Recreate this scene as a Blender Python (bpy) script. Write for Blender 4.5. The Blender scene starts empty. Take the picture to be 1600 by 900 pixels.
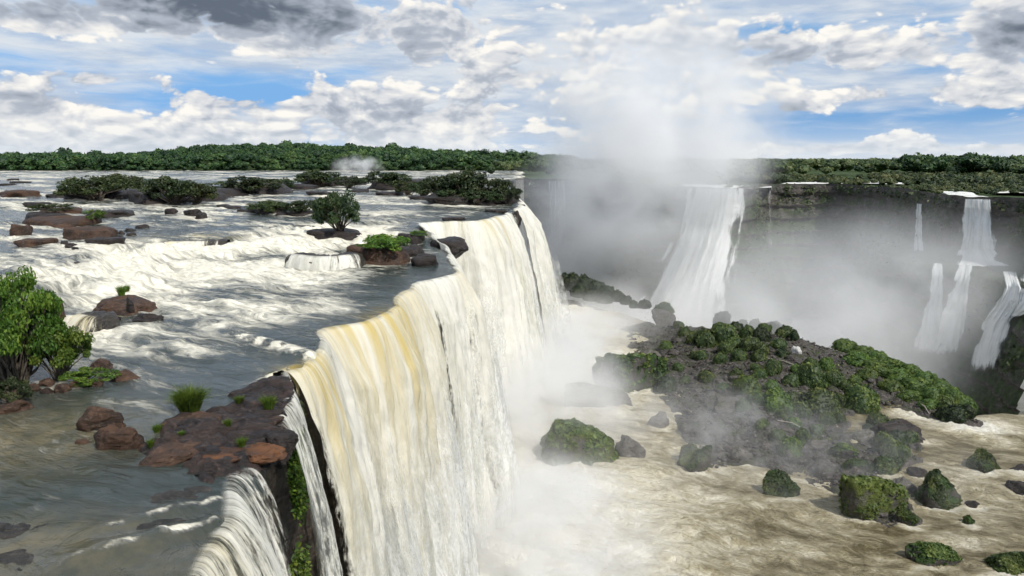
import bpy, math, random
import numpy as np
from mathutils import Vector
from mathutils.bvhtree import BVHTree

# ------------------------------------------------------------------ camera, sky, sun, exposure
sc = bpy.context.scene
COL = sc.collection
R = math.radians
FPX, PITCH, CZ = 1186.0, R(9.67), 46.0          # focal length in photo pixels, tilt down, eye height
cam_d = bpy.data.cameras.new('camera'); cam = bpy.data.objects.new('camera', cam_d); COL.objects.link(cam)
cam_d.sensor_width = 36.0; cam_d.lens = 36.0*FPX/1600.0; cam_d.clip_start = 0.5; cam_d.clip_end = 60000
cam.location = (0, 0, CZ); cam.rotation_euler = (math.pi/2-PITCH, 0, 0)
sc.camera = cam

SUN_EL, SUN_AZ = R(50), R(140)                   # azimuth clockwise from +Y (view direction): behind, to the right
sun_d = bpy.data.lights.new('sun', 'SUN'); sun = bpy.data.objects.new('sun', sun_d); COL.objects.link(sun)
sun_d.energy = 3.6; sun_d.angle = R(1.5); sun_d.color = (1.0, 0.95, 0.87)
sdir = Vector((math.sin(SUN_AZ)*math.cos(SUN_EL), math.cos(SUN_AZ)*math.cos(SUN_EL), math.sin(SUN_EL)))
sun.rotation_euler = sdir.to_track_quat('Z', 'Y').to_euler()

vs = sc.view_settings
vs.view_transform = 'Standard'; vs.look = 'None'; vs.exposure = 0.25; vs.gamma = 1.0; vs.use_curve_mapping = False
cy = sc.cycles
cy.use_denoising = True; cy.use_adaptive_sampling = True; cy.adaptive_threshold = 0.03; cy.adaptive_min_samples = 8
try: cy.denoiser = 'OPENIMAGEDENOISE'
except Exception: pass
cy.max_bounces = 10; cy.diffuse_bounces = 2; cy.glossy_bounces = 2; cy.transmission_bounces = 3
cy.volume_bounces = 8; cy.transparent_max_bounces = 24; cy.volume_max_steps = 96
cy.caustics_reflective = False; cy.caustics_refractive = False

# ------------------------------------------------------------------ node helper
class NT:
    def __init__(s, tree):
        s.t = tree; s.t.nodes.clear()
    def new(s, kind, **kw):
        n = s.t.nodes.new(kind)
        for k, v in kw.items(): setattr(n, k, v)
        return n
    def put(s, sock, v):
        if isinstance(v, bpy.types.NodeSocket): s.t.links.new(v, sock)
        elif v is not None:
            try: sock.default_value = v
            except Exception:
                if isinstance(v, (tuple, list)) and len(v) == 3: sock.default_value = (*v, 1)
                else: sock.default_value = (v, v, v)
    def m(s, op, a, b=None, c=None, clamp=False):
        n = s.new('ShaderNodeMath', operation=op, use_clamp=clamp)
        s.put(n.inputs[0], a)
        if b is not None: s.put(n.inputs[1], b)
        if c is not None: s.put(n.inputs[2], c)
        return n.outputs[0]
    def add(s, a, b): return s.m('ADD', a, b)
    def sub(s, a, b): return s.m('SUBTRACT', a, b)
    def mul(s, a, b): return s.m('MULTIPLY', a, b)
    def mad(s, a, b, c): return s.m('MULTIPLY_ADD', a, b, c)
    def v(s, op, a, b=None):
        n = s.new('ShaderNodeVectorMath', operation=op)
        s.put(n.inputs[0], a)
        if b is not None: s.put(n.inputs[1], b)
        return n.outputs['Value'] if op in ('LENGTH', 'DOT_PRODUCT', 'DISTANCE') else n.outputs[0]
    def xyz(s, x=0.0, y=0.0, z=0.0):
        n = s.new('ShaderNodeCombineXYZ'); s.put(n.inputs[0], x); s.put(n.inputs[1], y); s.put(n.inputs[2], z); return n.outputs[0]
    def sep(s, v):
        n = s.new('ShaderNodeSeparateXYZ'); s.put(n.inputs[0], v); return n.outputs
    def noise(s, vec, scale=1.0, detail=4.0, rough=0.5, dist=0.0, color=False, dims='3D'):
        n = s.new('ShaderNodeTexNoise', noise_dimensions=dims); s.put(n.inputs['Vector'], vec); s.put(n.inputs['Scale'], scale)
        n.inputs['Detail'].default_value = detail; n.inputs['Roughness'].default_value = rough; n.inputs['Distortion'].default_value = dist
        return n.outputs['Color'] if color else n.outputs['Fac']
    def voro(s, vec, scale=1.0, detail=0.0, rough=0.5, smooth=None, dims='3D'):
        n = s.new('ShaderNodeTexVoronoi', voronoi_dimensions=dims, feature='SMOOTH_F1' if smooth else 'F1'); s.put(n.inputs['Vector'], vec); s.put(n.inputs['Scale'], scale)
        n.inputs['Detail'].default_value = detail; n.inputs['Roughness'].default_value = rough
        if smooth: n.inputs['Smoothness'].default_value = smooth
        return n.outputs['Distance']
    def ss(s, x, a, b, lo=0.0, hi=1.0, kind='SMOOTHSTEP'):
        n = s.new('ShaderNodeMapRange', interpolation_type=kind)
        for i, q in enumerate((x, a, b, lo, hi)): s.put(n.inputs[i], q)
        return n.outputs[0]
    def mix(s, f, a, b):
        n = s.new('ShaderNodeMix', data_type='RGBA'); s.put(n.inputs[0], f)
        for k, q in ((6, a), (7, b)):
            s.put(n.inputs[k], (*q, 1) if isinstance(q, (tuple, list)) and len(q) == 3 else q)
        return n.outputs[2]
    def attr(s, name, vec=False):
        n = s.new('ShaderNodeAttribute'); n.attribute_name = name; return n.outputs['Vector'] if vec else n.outputs['Fac']
    def bump(s, h, strength=0.5, dist=0.1):
        n = s.new('ShaderNodeBump'); s.put(n.inputs['Height'], h); s.put(n.inputs['Strength'], strength); n.inputs['Distance'].default_value = dist
        return n.outputs['Normal']
    def geo(s, what='Position'): return s.new('ShaderNodeNewGeometry').outputs[what]
    def shader(s, kind, **kw):
        n = s.new(kind)
        for k, v in kw.items():
            k = k.replace('_', ' ')
            s.put(n.inputs[k], (*v, 1) if isinstance(v, (tuple, list)) and len(v) == 3 and 'Color' in k else v)
        return n.outputs[0]
    def mixs(s, f, a, b):
        n = s.new('ShaderNodeMixShader'); s.put(n.inputs[0], f); s.put(n.inputs[1], a); s.put(n.inputs[2], b); return n.outputs[0]
    def out(s, surf=None, vol=None):
        n = s.new('ShaderNodeOutputMaterial')
        if surf is not None: s.put(n.inputs['Surface'], surf)
        if vol is not None: s.put(n.inputs['Volume'], vol)

# ------------------------------------------------------------------ picture-to-place helpers (a ray of the photograph meets a level, a distance or the ground)
def ray(px, py):
    a, b = (px-800)/FPX, -(py-450)/FPX
    cp, sp = math.cos(PITCH), math.sin(PITCH)
    return np.array((a, cp+b*sp, -sp+b*cp))
def at_level(px, py, z):
    d = ray(px, py); t = (z-CZ)/d[2]; return np.array((0, 0, CZ))+d*t
def at_dist(px, py, D):
    d = ray(px, py); return np.array((0, 0, CZ))+d*(D/d[1])

# ------------------------------------------------------------------ world: Nishita sky with a procedural cloud layer
wd = bpy.data.worlds.new('World'); sc.world = wd; wd.use_nodes = True
w = NT(wd.node_tree)
SKYS = 0.10
dirv = w.v('NORMALIZE', w.new('ShaderNodeTexCoord').outputs['Generated'])
dx, dy, dz = w.sep(dirv)
az = w.m('ARCTAN2', dx, dy); el = w.m('ARCSINE', dz)
sky = w.new('ShaderNodeTexSky', sky_type='NISHITA'); sky.sun_disc = False
sky.sun_elevation = SUN_EL; sky.sun_rotation = SUN_AZ; sky.air_density = 1.0; sky.dust_density = 0.4; sky.ozone_density = 2.5
lift = w.ss(dz, -0.02, 0.25, 0.22, 0.0)          # look a little higher into the clear air near the horizon
w.put(sky.inputs[0], w.v('NORMALIZE', w.xyz(dx, dy, w.add(w.m('MAXIMUM', dz, 0.0), lift))))
_h = w.new('ShaderNodeHueSaturation'); _h.inputs['Saturation'].default_value = 1.22; _h.inputs['Value'].default_value = 1.2; w.put(_h.inputs['Color'], sky.outputs[0]); skyc = _h.outputs[0]
def azel(px, py):
    d = ray(px, py); return math.atan2(d[0], d[1]), math.atan2(d[2], math.hypot(d[0], d[1]))
elw = w.m('POWER', w.m('MAXIMUM', w.add(el, 0.02), 0.001), 0.75)
aev = w.xyz(az, el, 0.0)
def blob(px, py, rx, ry, amp):
    a, e = azel(px, py); rx, ry = rx/FPX, ry/FPX
    n = w.new('ShaderNodeVectorMath', operation='MULTIPLY_ADD'); w.put(n.inputs[0], aev); n.inputs[1].default_value = (1/rx, 1/ry, 0); n.inputs[2].default_value = (-a/rx, -e/ry, 0)
    return (w.m('POWER', 0.36788, w.v('DOT_PRODUCT', n.outputs[0], n.outputs[0])), amp)
def total(*xs):
    t = 0.0
    for x in xs: t = w.mad(x[0], x[1], t) if isinstance(x, tuple) else w.add(x, t)
    return t
warp = w.noise(w.xyz(w.mul(az, 6), w.mul(el, 9), 3.7), 1.6, 2, 0.5, color=True, dims='2D')
wx, wy, _ = w.sep(warp)
def cum(da, de, det=6):                           # cumulus thickness at a shifted direction
    a = w.mad(wx, 0.05, w.add(az, da)); e = w.mad(wy, 0.02, w.mul(w.add(el, de), 1.9))
    p = w.xyz(a, e, 1.3)
    n = w.noise(p, 10.5, det, 0.55, dims='2D')
    b = w.voro(p, 30.0, 2.0, 0.5, dims='2D')
    return w.add(n, w.mad(b, -0.26, 0.12))
B = total(blob(155, 120, 62, 17, .30), blob(285, 148, 45, 20, .26), blob(30, 150, 60, 22, .22), blob(90, 165, 110, 22, .20), blob(520, 150, 75, 26, .28), blob(610, 165, 110, 28, .28), blob(400, 160, 80, 14, .26), blob(460, 190, 170, 22, .20), blob(820, 125, 95, 45, .34),
          blob(655, 85, 40, 32, .26), blob(60, 205, 120, 26, .34), blob(200, 222, 90, 14, .26), blob(300, 208, 120, 24, .28), blob(500, 218, 140, 16, .24), blob(720, 195, 150, 34, .26), blob(1250, 70, 330, 34, .32), blob(1150, 130, 60, 60, .16), blob(1560, 120, 60, 60, .22), blob(1400, 210, 55, 16, .42), blob(1430, 150, 60, 12, .18), blob(1200, 190, 90, 10, .16),
          blob(990, 60, 90, 50, .18), blob(390, 20, 260, 50, .52), blob(40, 22, 85, 28, .34), blob(1590, 40, 60, 60, .26), blob(780, 40, 130, 30, .14), blob(1280, 232, 220, 9, .34), blob(1520, 234, 140, 7, .26),
          blob(385, 132, 55, 20, -.30), blob(210, 150, 40, 14, -.22), blob(90, 88, 130, 18, -.22), blob(1270, 165, 40, 9, .2), blob(1235, 170, 18, 8, .25), blob(1330, 150, 90, 12, .2), blob(1540, 150, 50, 20, .22), blob(1290, 200, 130, 16, -.24), blob(1490, 192, 110, 22, -.30), blob(560, 112, 40, 10, -.20), blob(230, 80, 120, 18, -.20))
C0 = cum(0, 0); C1 = cum(-0.003, 0.0065); C2 = cum(-0.008, 0.026, 3)
base_t = w.ss(el, 0.0, 0.12, -0.55, -0.585)
dens = total(C0, B, base_t)
ca = w.ss(dens, -0.03, 0.10)
lit = w.mad(w.sub(C0, C1), 1.5, 0.62)
lit2 = w.mad(w.sub(C0, C2), 1.25, 0.0)
thick = w.ss(dens, 0.08, 0.45, 0.0, 0.26)          # deep cloud lets less light through to its underside
DK = total(blob(430, 18, 190, 48, .80), blob(290, 5, 130, 36, .55), blob(40, 18, 85, 30, .55), blob(1200, 92, 120, 18, .40), blob(1340, 84, 220, 14, .30), blob(1600, 45, 60, 50, .5), blob(640, 100, 22, 16, .28), blob(830, 165, 70, 18, .15), blob(600, 176, 130, 10, .25), blob(760, 20, 120, 24, .2))
bright = w.sub(total(lit, lit2), w.add(thick, w.mul(DK, w.ss(dens, 0.0, 0.20))))
cc = w.mix(w.ss(bright, -0.85, 0.30), (0.11, 0.135, 0.175), (0.38, 0.42, 0.485))
cc = w.mix(w.ss(bright, 0.18, 0.62), cc, (0.60, 0.615, 0.64))
cc = w.mix(w.ss(bright, 0.55, 1.05), cc, (0.84, 0.815, 0.765))
cc = w.v('MULTIPLY', cc, (1/SKYS,)*3)
vn = w.noise(w.xyz(w.mad(wx, .3, w.mul(az, 3.0)), w.mad(wy, .35, w.mul(elw, 16.0)), 7.1), 1.5, 6, 0.55, dims='2D')
vb = total(blob(385, 135, 110, 30, -.34), blob(1480, 185, 130, 28, -.32), blob(1290, 195, 130, 20, -.18), blob(90, 85, 130, 22, -.16), blob(560, 112, 60, 18, -.34), blob(1440, 110, 30, 10, -.2), blob(1110, 90, 22, 10, -.3), blob(1570, 112, 30, 12, -.3), blob(900, 120, 300, 90, .16), blob(520, 60, 300, 40, .20), blob(1250, 238, 320, 10, .30), blob(200, 60, 200, 30, .1))
va = w.mul(w.ss(w.add(vn, vb), 0.20, 0.60), 0.94)
vc = w.mix(w.ss(w.noise(w.xyz(w.mul(az, 5), w.mul(el, 26), 2.0), 2.0, 5, 0.55, dims='2D'), 0.32, 0.66), (0.40, 0.48, 0.60), (0.63, 0.66, 0.69))
vc = w.v('MULTIPLY', vc, (1/SKYS,)*3)
skymix = w.mix(va, skyc, vc)
skymix = w.mix(ca, skymix, cc)
skymix = w.mix(w.ss(el, 0.055, 0.0, 0.0, 0.62), skymix, tuple(x/SKYS for x in (0.62, 0.67, 0.72)))
below = w.ss(dz, -0.02, 0.0)
skymix = w.mix(below, tuple(x/SKYS for x in (0.16, 0.18, 0.17)), skymix)
bg = w.new('ShaderNodeBackground'); w.put(bg.inputs[0], skymix); bg.inputs[1].default_value = SKYS
wo = w.new('ShaderNodeOutputWorld'); w.t.links.new(bg.outputs[0], wo.inputs[0])
wd.cycles.sampling_method = 'NONE'

# ------------------------------------------------------------------ numpy noise
def _hash(ix, iy, iz, seed):
    with np.errstate(over='ignore'):
        n = (ix.astype(np.uint32)*np.uint32(374761393)) ^ (iy.astype(np.uint32)*np.uint32(668265263)) ^ (iz.astype(np.uint32)*np.uint32(2246822519)) ^ np.uint32((seed*3266489917) & 0xffffffff)
        n = (n ^ (n >> np.uint32(15)))*np.uint32(2246822519); n = (n ^ (n >> np.uint32(13)))*np.uint32(3266489917); n = n ^ (n >> np.uint32(16))
    return n.astype(np.float64)/2147483647.5-1.0
def vnoise(x, y, z=0.0, seed=0):
    x, y, z = np.broadcast_arrays(np.asarray(x, float), np.asarray(y, float), np.asarray(z, float))
    fx, fy, fz = np.floor(x), np.floor(y), np.floor(z)
    ix, iy, iz = fx.astype(np.int64), fy.astype(np.int64), fz.astype(np.int64)
    x, y, z = x-fx, y-fy, z-fz
    u, v, t = x*x*x*(x*(x*6-15)+10), y*y*y*(y*(y*6-15)+10), z*z*z*(z*(z*6-15)+10)
    def L(a, b, t): return a+(b-a)*t
    h = lambda a, b, c: _hash(ix+a, iy+b, iz+c, seed)
    return L(L(L(h(0, 0, 0), h(1, 0, 0), u), L(h(0, 1, 0), h(1, 1, 0), u), v), L(L(h(0, 0, 1), h(1, 0, 1), u), L(h(0, 1, 1), h(1, 1, 1), u), v), t)
def fbm(x, y, z=0.0, octv=4, seed=0, gain=0.5):
    s = 0; a = 1; tot = 0
    for i in range(octv):
        s = s+a*vnoise(np.asarray(x)*2**i+i*17.3, np.asarray(y)*2**i+i*5.1, np.asarray(z)*2**i, seed+i); tot += a; a *= gain
    return s/tot
def sst(x, a, b):
    t = np.clip((np.asarray(x, float)-a)/(b-a), 0, 1); return t*t*(3-2*t)

# ------------------------------------------------------------------ mesh helper
def mesh(name, V, F, mat=None, attrs=None, smooth=True, vecs=None):
    V = np.asarray(V, np.float32); me = bpy.data.meshes.new(name)
    if isinstance(F, np.ndarray): groups = [F]
    else: groups = [np.asarray(f) for f in F if len(f)]
    nl = sum(f.size for f in groups); nf = sum(len(f) for f in groups)
    me.vertices.add(len(V)); me.vertices.foreach_set('co', V.ravel())
    me.loops.add(nl); me.loops.foreach_set('vertex_index', np.concatenate([f.ravel() for f in groups]).astype(np.int32))
    st = []; o = 0
    for f in groups:
        k = f.shape[1]; st.append(o+np.arange(len(f))*k); o += len(f)*k
    me.polygons.add(nf); me.polygons.foreach_set('loop_start', np.concatenate(st).astype(np.int32))
    if smooth: me.polygons.foreach_set('use_smooth', np.ones(nf, bool))
    for k, a in (attrs or {}).items():
        at = me.attributes.new(k, 'FLOAT', 'POINT'); at.data.foreach_set('value', np.asarray(a, np.float32).ravel())
    for k, a in (vecs or {}).items():
        at = me.attributes.new(k, 'FLOAT_VECTOR', 'POINT'); at.data.foreach_set('vector', np.asarray(a, np.float32).ravel())
    if mat: me.materials.append(mat)
    me.update(calc_edges=True); me.validate()
    return me
def link(name, me, parent=None, loc=None, rz=0.0, scale=None):
    o = bpy.data.objects.new(name, me); COL.objects.link(o)
    if parent: o.parent = parent
    if loc is not None: o.location = loc
    o.rotation_euler[2] = rz
    if scale is not None: o.scale = scale
    return o
def tag(o, label=None, cat=None, group=None, kind=None):
    if label: o['label'] = label
    if cat: o['category'] = cat
    if group: o['group'] = group
    if kind: o['kind'] = kind
    return o
def empty(name, loc, rz=0.0, scale=None): return link(name, None, None, loc, rz, scale)
def grid_faces(nr, nc, keep=None):
    i = np.arange(nr*nc).reshape(nr, nc)
    F = np.stack([i[:-1, :-1], i[:-1, 1:], i[1:, 1:], i[1:, :-1]], -1).reshape(-1, 4)
    if keep is not None: F = F[keep.ravel()[F].all(1)]
    return F
def compact(V, F, *arrs):
    used = np.unique(F); m = np.full(len(V), -1); m[used] = np.arange(len(used))
    return (V[used], m[F])+tuple(a[used] for a in arrs)
def seg_dist(P, L, closed=False):
    """distance of 2-D points to a polyline"""
    L = np.asarray(L)[:, :2]; d = np.full(len(P), 1e9); n = len(L)
    for i in range(n if closed else n-1):
        a, b = L[i], L[(i+1) % n]; ab = b-a
        t = np.clip(((P-a)@ab)/max(ab@ab, 1e-9), 0, 1)
        d = np.minimum(d, np.hypot(*(P-a-t[:, None]*ab).T))
    return d
def inside(P, L):
    L = np.asarray(L)[:, :2]; c = np.zeros(len(P), bool); n = len(L)
    for i in range(n):
        (x1, y1), (x2, y2) = L[i], L[(i+1) % n]
        if y1 == y2: continue
        c ^= ((y1 > P[:, 1]) != (y2 > P[:, 1])) & (P[:, 0] < (x2-x1)*(P[:, 1]-y1)/(y2-y1)+x1)
    return c
def sdist(P, L): return np.where(inside(P, L), 1, -1)*seg_dist(P, L, True)
def resample(pts, ds):
    pts = np.asarray(pts, float); s = np.r_[0, np.cumsum(np.linalg.norm(np.diff(pts[:, :2], axis=0), axis=1))]
    n = max(2, int(s[-1]/ds)); q = np.linspace(0, s[-1], n)
    return np.stack([np.interp(q, s, pts[:, k]) for k in range(pts.shape[1])], 1), q
def smooth1(a, k):
    if k < 2: return a
    ker = np.ones(k)/k; p = np.pad(a, ((k//2, k-1-k//2), (0, 0)), 'edge')
    return np.stack([np.convolve(p[:, i], ker, 'valid') for i in range(a.shape[1])], 1)
def normals2(P, k=9):
    t = np.gradient(smooth1(P[:, :2], k), axis=0); t /= np.linalg.norm(t, axis=1)[:, None]+1e-9
    n = np.stack([t[:, 1], -t[:, 0]], 1)          # right-hand side of the walking direction
    n = smooth1(n, k); return n/(np.linalg.norm(n, axis=1)[:, None]+1e-9)

_ico = {}
def ico(n):
    if n in _ico: return _ico[n][0].copy(), _ico[n][1]
    import bmesh
    b = bmesh.new(); bmesh.ops.create_icosphere(b, subdivisions=n+1, radius=1.0); b.verts.ensure_lookup_table()
    V = np.array([v.co[:] for v in b.verts]); F = np.array([[v.index for v in f.verts] for f in b.faces]); b.free()
    _ico[n] = (V, F); return V.copy(), F
# ------------------------------------------------------------------ materials
def mat(name):
    m = bpy.data.materials.new(name); m.use_nodes = True; return m, NT(m.node_tree)
def river_material(name, deep, foam_c, stretch=(0.30, 1.0), amber=True, fine=1.0, rough=0.16, bed=None, bumpd=0.5):
    m, t = mat(name)
    f = t.attr('flow', True); fo = t.attr('foam')
    u, v_, _ = t.sep(f)
    wv = t.noise(t.v('MULTIPLY', f, (0.12, 0.2, 0)), 1.0, 3, 0.5, color=True)
    wa, wb, _ = t.sep(wv)
    p = t.xyz(t.mul(t.mad(wa, 5.0, u), stretch[0]), t.mul(t.mad(wb, 5.0, v_), stretch[1]), 0.0)
    n1 = t.noise(p, 0.8*fine, 7, 0.62, 0.3)
    n2 = t.noise(p, 3.2*fine, 5, 0.6, 0.6)
    n = t.add(t.mul(n1, 0.72), t.mul(n2, 0.28))
    th = t.mad(fo, -0.52, 0.80)
    k = t.ss(n, t.sub(th, 0.16), t.add(th, 0.15))
    k = t.mul(k, t.ss(fo, 0.0, 0.08))
    col = deep
    if bed:
        b = t.attr('shallow'); bn = t.noise(t.geo(), 0.9, 6, 0.65)
        col = t.mix(t.mul(b, t.ss(bn, 0.3, 0.7, 0.35, 1.0)), deep, bed)
    fc = t.mix(t.ss(n2, 0.36, 0.62), tuple(x*0.78 for x in foam_c), foam_c)
    if amber:
        fc = t.mix(t.attr('amber'), fc, (0.66, 0.53, 0.20))
        col = t.mix(t.mul(t.attr('amber'), 0.8), col, (0.45, 0.33, 0.07))
    base = t.mix(k, col, fc)
    wave = t.noise(p, 2.2*fine, 6, 0.58, 0.5)
    hgt = t.add(t.mul(wave, 0.55), t.mul(n, t.mad(k, 0.9, 0.3)))
    s = t.shader('ShaderNodeBsdfPrincipled', Base_Color=base, Roughness=t.mad(k, 0.5, rough), Normal=t.bump(hgt, 1.0, bumpd), **{'Specular IOR Level': 0.32})
    t.out(s); return m
M_RIVER = river_material('river_water', (0.030, 0.040, 0.036), (0.78, 0.745, 0.62), fine=.62, bed=(0.16, 0.135, 0.08))
def pool_material():
    m, t = mat('pool_water'); f = t.attr('flow', True); fo = t.attr('foam'); u, v_, _ = t.sep(f)
    wv = t.noise(t.v('MULTIPLY', f, (0.05, 0.07, 0)), 1.0, 3, 0.55, color=True); wa, wb, _ = t.sep(wv)
    p = t.xyz(t.mul(t.mad(wa, 9.0, u), 0.5), t.mad(wb, 9.0, v_), 0.0)
    n1 = t.noise(p, 0.12, 5, 0.6, 0.2); n2 = t.noise(p, 0.70, 7, 0.66, 0.15); n3 = t.noise(p, 3.2, 5, 0.7, 0.1)
    n = t.add(t.mul(n1, 0.34), t.add(t.mul(n2, 0.40), t.mul(n3, 0.26)))
    lv = t.add(t.mul(t.sub(n, 0.5), 1.25), t.mad(fo, 0.52, -0.115))
    col = t.mix(t.ss(lv, -0.06, 0.12), (0.115, 0.092, 0.042), (0.36, 0.31, 0.195))
    col = t.mix(t.ss(lv, 0.08, 0.22), col, (0.64, 0.59, 0.45))
    col = t.mix(t.ss(lv, 0.20, 0.36), col, (0.86, 0.83, 0.73))
    k = t.ss(lv, 0.05, 0.3)
    hgt = t.add(t.mul(n2, 1.0), t.add(t.mul(n3, 0.55), t.mul(n1, 0.6)))
    s_ = t.shader('ShaderNodeBsdfPrincipled', Base_Color=col, Roughness=t.mad(k, 0.4, 0.32), Normal=t.bump(hgt, 1.0, 1.1), **{'Specular IOR Level': 0.3})
    t.out(s_); return m
M_POOL = pool_material()
M_CANYON = river_material('canyon_water', (0.12, 0.125, 0.11), (0.74, 0.74, 0.70), stretch=(0.3, 0.6), amber=False, fine=0.2, rough=0.3)

def falls_material(name, amber=True, soft=1.0, white=(0.88, 0.858, 0.765), thin=(0.62, 0.615, 0.52)):
    m, t = mat(name)
    f = t.attr('fall', True); s, h, q = t.sep(f)
    wv = t.noise(t.xyz(t.mul(s, 0.25), t.mul(h, 0.10), q), 1.0, 3, 0.5, color=True)
    wa, wb, _ = t.sep(wv); s2 = t.mad(wa, 1.6, s)
    a = t.noise(t.xyz(t.mul(s2, 0.55), t.mul(h, 0.028), q), 1.0, 5, 0.6)
    b = t.noise(t.xyz(t.mul(s2, 2.0), t.mul(t.mad(wb, 4, h), 0.24), q), 1.0, 7, 0.66, 0.4)
    c = t.noise(t.xyz(t.mul(s2, 6.5), t.mul(h, 1.2), q), 1.0, 5, 0.7, 0.3)
    n = t.add(t.add(t.mul(a, 0.48), t.mul(b, 0.36)), t.mul(c, 0.16))
    body = t.ss(n, 0.37, 0.56)
    col = t.mix(body, thin, white)
    if amber:
        am = t.attr('amber')
        an = t.noise(t.xyz(t.mul(s2, 0.9), t.mul(h, 0.03), 4.0), 1.0, 4, 0.6)
        am = t.mul(am, t.ss(an, 0.30, 0.62))
        col = t.mix(t.m('MULTIPLY', am, 0.85, clamp=True), col, (0.66, 0.50, 0.13))
    cov = t.attr('cover')
    al = t.ss(t.add(n, t.mul(t.sub(c, 0.5), 0.25)), t.mad(cov, -0.62, 0.78), t.mad(cov, -0.62, 0.78+0.16*soft))
    al = t.mul(al, t.ss(t.mad(t.sub(a, 0.5), 0.8, h), -0.35, 0.25))
    nrm = t.bump(t.add(t.mul(b, 1.0), t.add(t.mul(c, 0.5), t.mul(a, 1.6))), 0.5, 0.5)
    d = t.shader('ShaderNodeBsdfPrincipled', Base_Color=col, Roughness=0.7, Normal=nrm)
    tr = t.shader('ShaderNodeBsdfTranslucent', Color=col, Normal=nrm)
    t.out(t.mixs(al, t.shader('ShaderNodeBsdfTransparent'), t.mixs(0.25, d, tr))); return m
M_FALLS = falls_material('falling_water')
M_VEIL = falls_material('falling_spray', amber=True, soft=2.6, white=(0.86, 0.86, 0.83), thin=(0.72, 0.73, 0.70))
M_FARFALL = falls_material('distant_falling_water', amber=False, soft=1.8, white=(0.85, 0.86, 0.85), thin=(0.55, 0.58, 0.57))

def rock_material(name, c1, c2, c3, moss=0.0, mossc=(0.05, 0.10, 0.016), wet=0.5, scale=1.0, lichen=None):
    m, t = mat(name)
    p = t.geo() if scale < 0 else t.new('ShaderNodeTexCoord').outputs['Object']
    p = t.geo()
    sc_ = abs(scale)
    n1 = t.noise(p, 0.55*sc_, 6, 0.6, 0.4); n2 = t.noise(p, 3.0*sc_, 8, 0.68); n3 = t.noise(t.v('MULTIPLY', p, (1, 1, 3.5)), 1.4*sc_, 6, 0.6, 1.0)
    vor = t.voro(p, 1.1*sc_, 2, 0.6)
    col = t.mix(t.ss(n1, 0.36, 0.64), c1, c2)
    col = t.mix(t.ss(n2, 0.50, 0.72), col, c3)
    col = t.mix(t.ss(n3, 0.30, 0.48, 0.65, 0.0), col, tuple(x*0.35 for x in c1))
    if lichen: col = t.mix(t.ss(t.noise(p, 1.6*sc_, 7, 0.7), 0.62, 0.72, 0.0, 0.5), col, lichen)
    hgt = t.add(t.mul(n2, 0.5), t.add(t.mul(n3, 0.7), t.mul(vor, -0.35)))
    rough = 0.88-0.35*wet
    if moss > 0:
        nz = t.sep(t.geo('Normal'))[2]
        k = t.ss(t.add(nz, t.mul(t.sub(t.noise(p, 0.9*sc_, 6, 0.65), 0.5), 2.2)), 1.05-moss*1.5, 1.5-moss*1.5)
        mn = t.noise(p, 4.0*sc_, 6, 0.7)
        mc = t.mix(t.ss(mn, 0.35, 0.68), tuple(x*0.45 for x in mossc), mossc)
        col = t.mix(k, col, mc)
        hgt = t.add(hgt, t.mul(t.mul(mn, k), 1.2))
    s = t.shader('ShaderNodeBsdfPrincipled', Base_Color=col, Roughness=t.ss(n1, 0.35, 0.7, rough-0.2, rough+0.1), Normal=t.bump(hgt, 0.9, 0.22/sc_**0.5), **{'Specular IOR Level': 0.25})
    t.out(s); return m
M_ROCK = rock_material('basalt_wet', (0.014, 0.012, 0.011), (0.030, 0.023, 0.020), (0.065, 0.052, 0.045), wet=0.7)
M_RED = rock_material('basalt_reddish', (0.028, 0.018, 0.013), (0.074, 0.041, 0.025), (0.135, 0.083, 0.055), wet=0.4, lichen=(0.19, 0.15, 0.115))
M_ORANGE = rock_material('basalt_rusty', (0.050, 0.026, 0.016), (0.155, 0.066, 0.026), (0.10, 0.058, 0.040), wet=0.4)
M_MOSS = rock_material('basalt_mossy', (0.045, 0.041, 0.036), (0.085, 0.078, 0.068), (0.14, 0.128, 0.115), moss=0.85, mossc=(0.090, 0.115, 0.020), wet=0.4, scale=0.5)
M_MOSSD = rock_material('basalt_dark_moss', (0.040, 0.037, 0.033), (0.075, 0.068, 0.06), (0.11, 0.10, 0.09), moss=0.70, mossc=(0.035, 0.075, 0.014), wet=0.5, scale=0.5)
M_GREY = rock_material('basalt_grey', (0.080, 0.073, 0.066), (0.135, 0.125, 0.112), (0.21, 0.20, 0.185), moss=0.20, mossc=(0.08, 0.09, 0.03), wet=0.3, scale=0.5)
M_RUBBLE = rock_material('rubble_stone', (0.034, 0.030, 0.027), (0.072, 0.063, 0.056), (0.21, 0.19, 0.172), moss=0.12, mossc=(0.06, 0.075, 0.025), wet=0.4, scale=0.7)
M_CLIFF = rock_material('cliff_rock', (0.030, 0.026, 0.022), (0.070, 0.056, 0.045), (0.11, 0.09, 0.075), moss=0.42, mossc=(0.07, 0.10, 0.018), wet=0.7, scale=0.6)
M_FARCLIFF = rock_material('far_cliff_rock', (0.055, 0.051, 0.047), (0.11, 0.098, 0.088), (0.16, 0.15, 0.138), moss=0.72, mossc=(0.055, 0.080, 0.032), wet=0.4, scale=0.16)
M_SOIL = rock_material('plateau_soil', (0.055, 0.055, 0.025), (0.085, 0.09, 0.035), (0.11, 0.095, 0.055), moss=0.5, mossc=(0.05, 0.085, 0.02), wet=0.0, scale=0.08)

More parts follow.
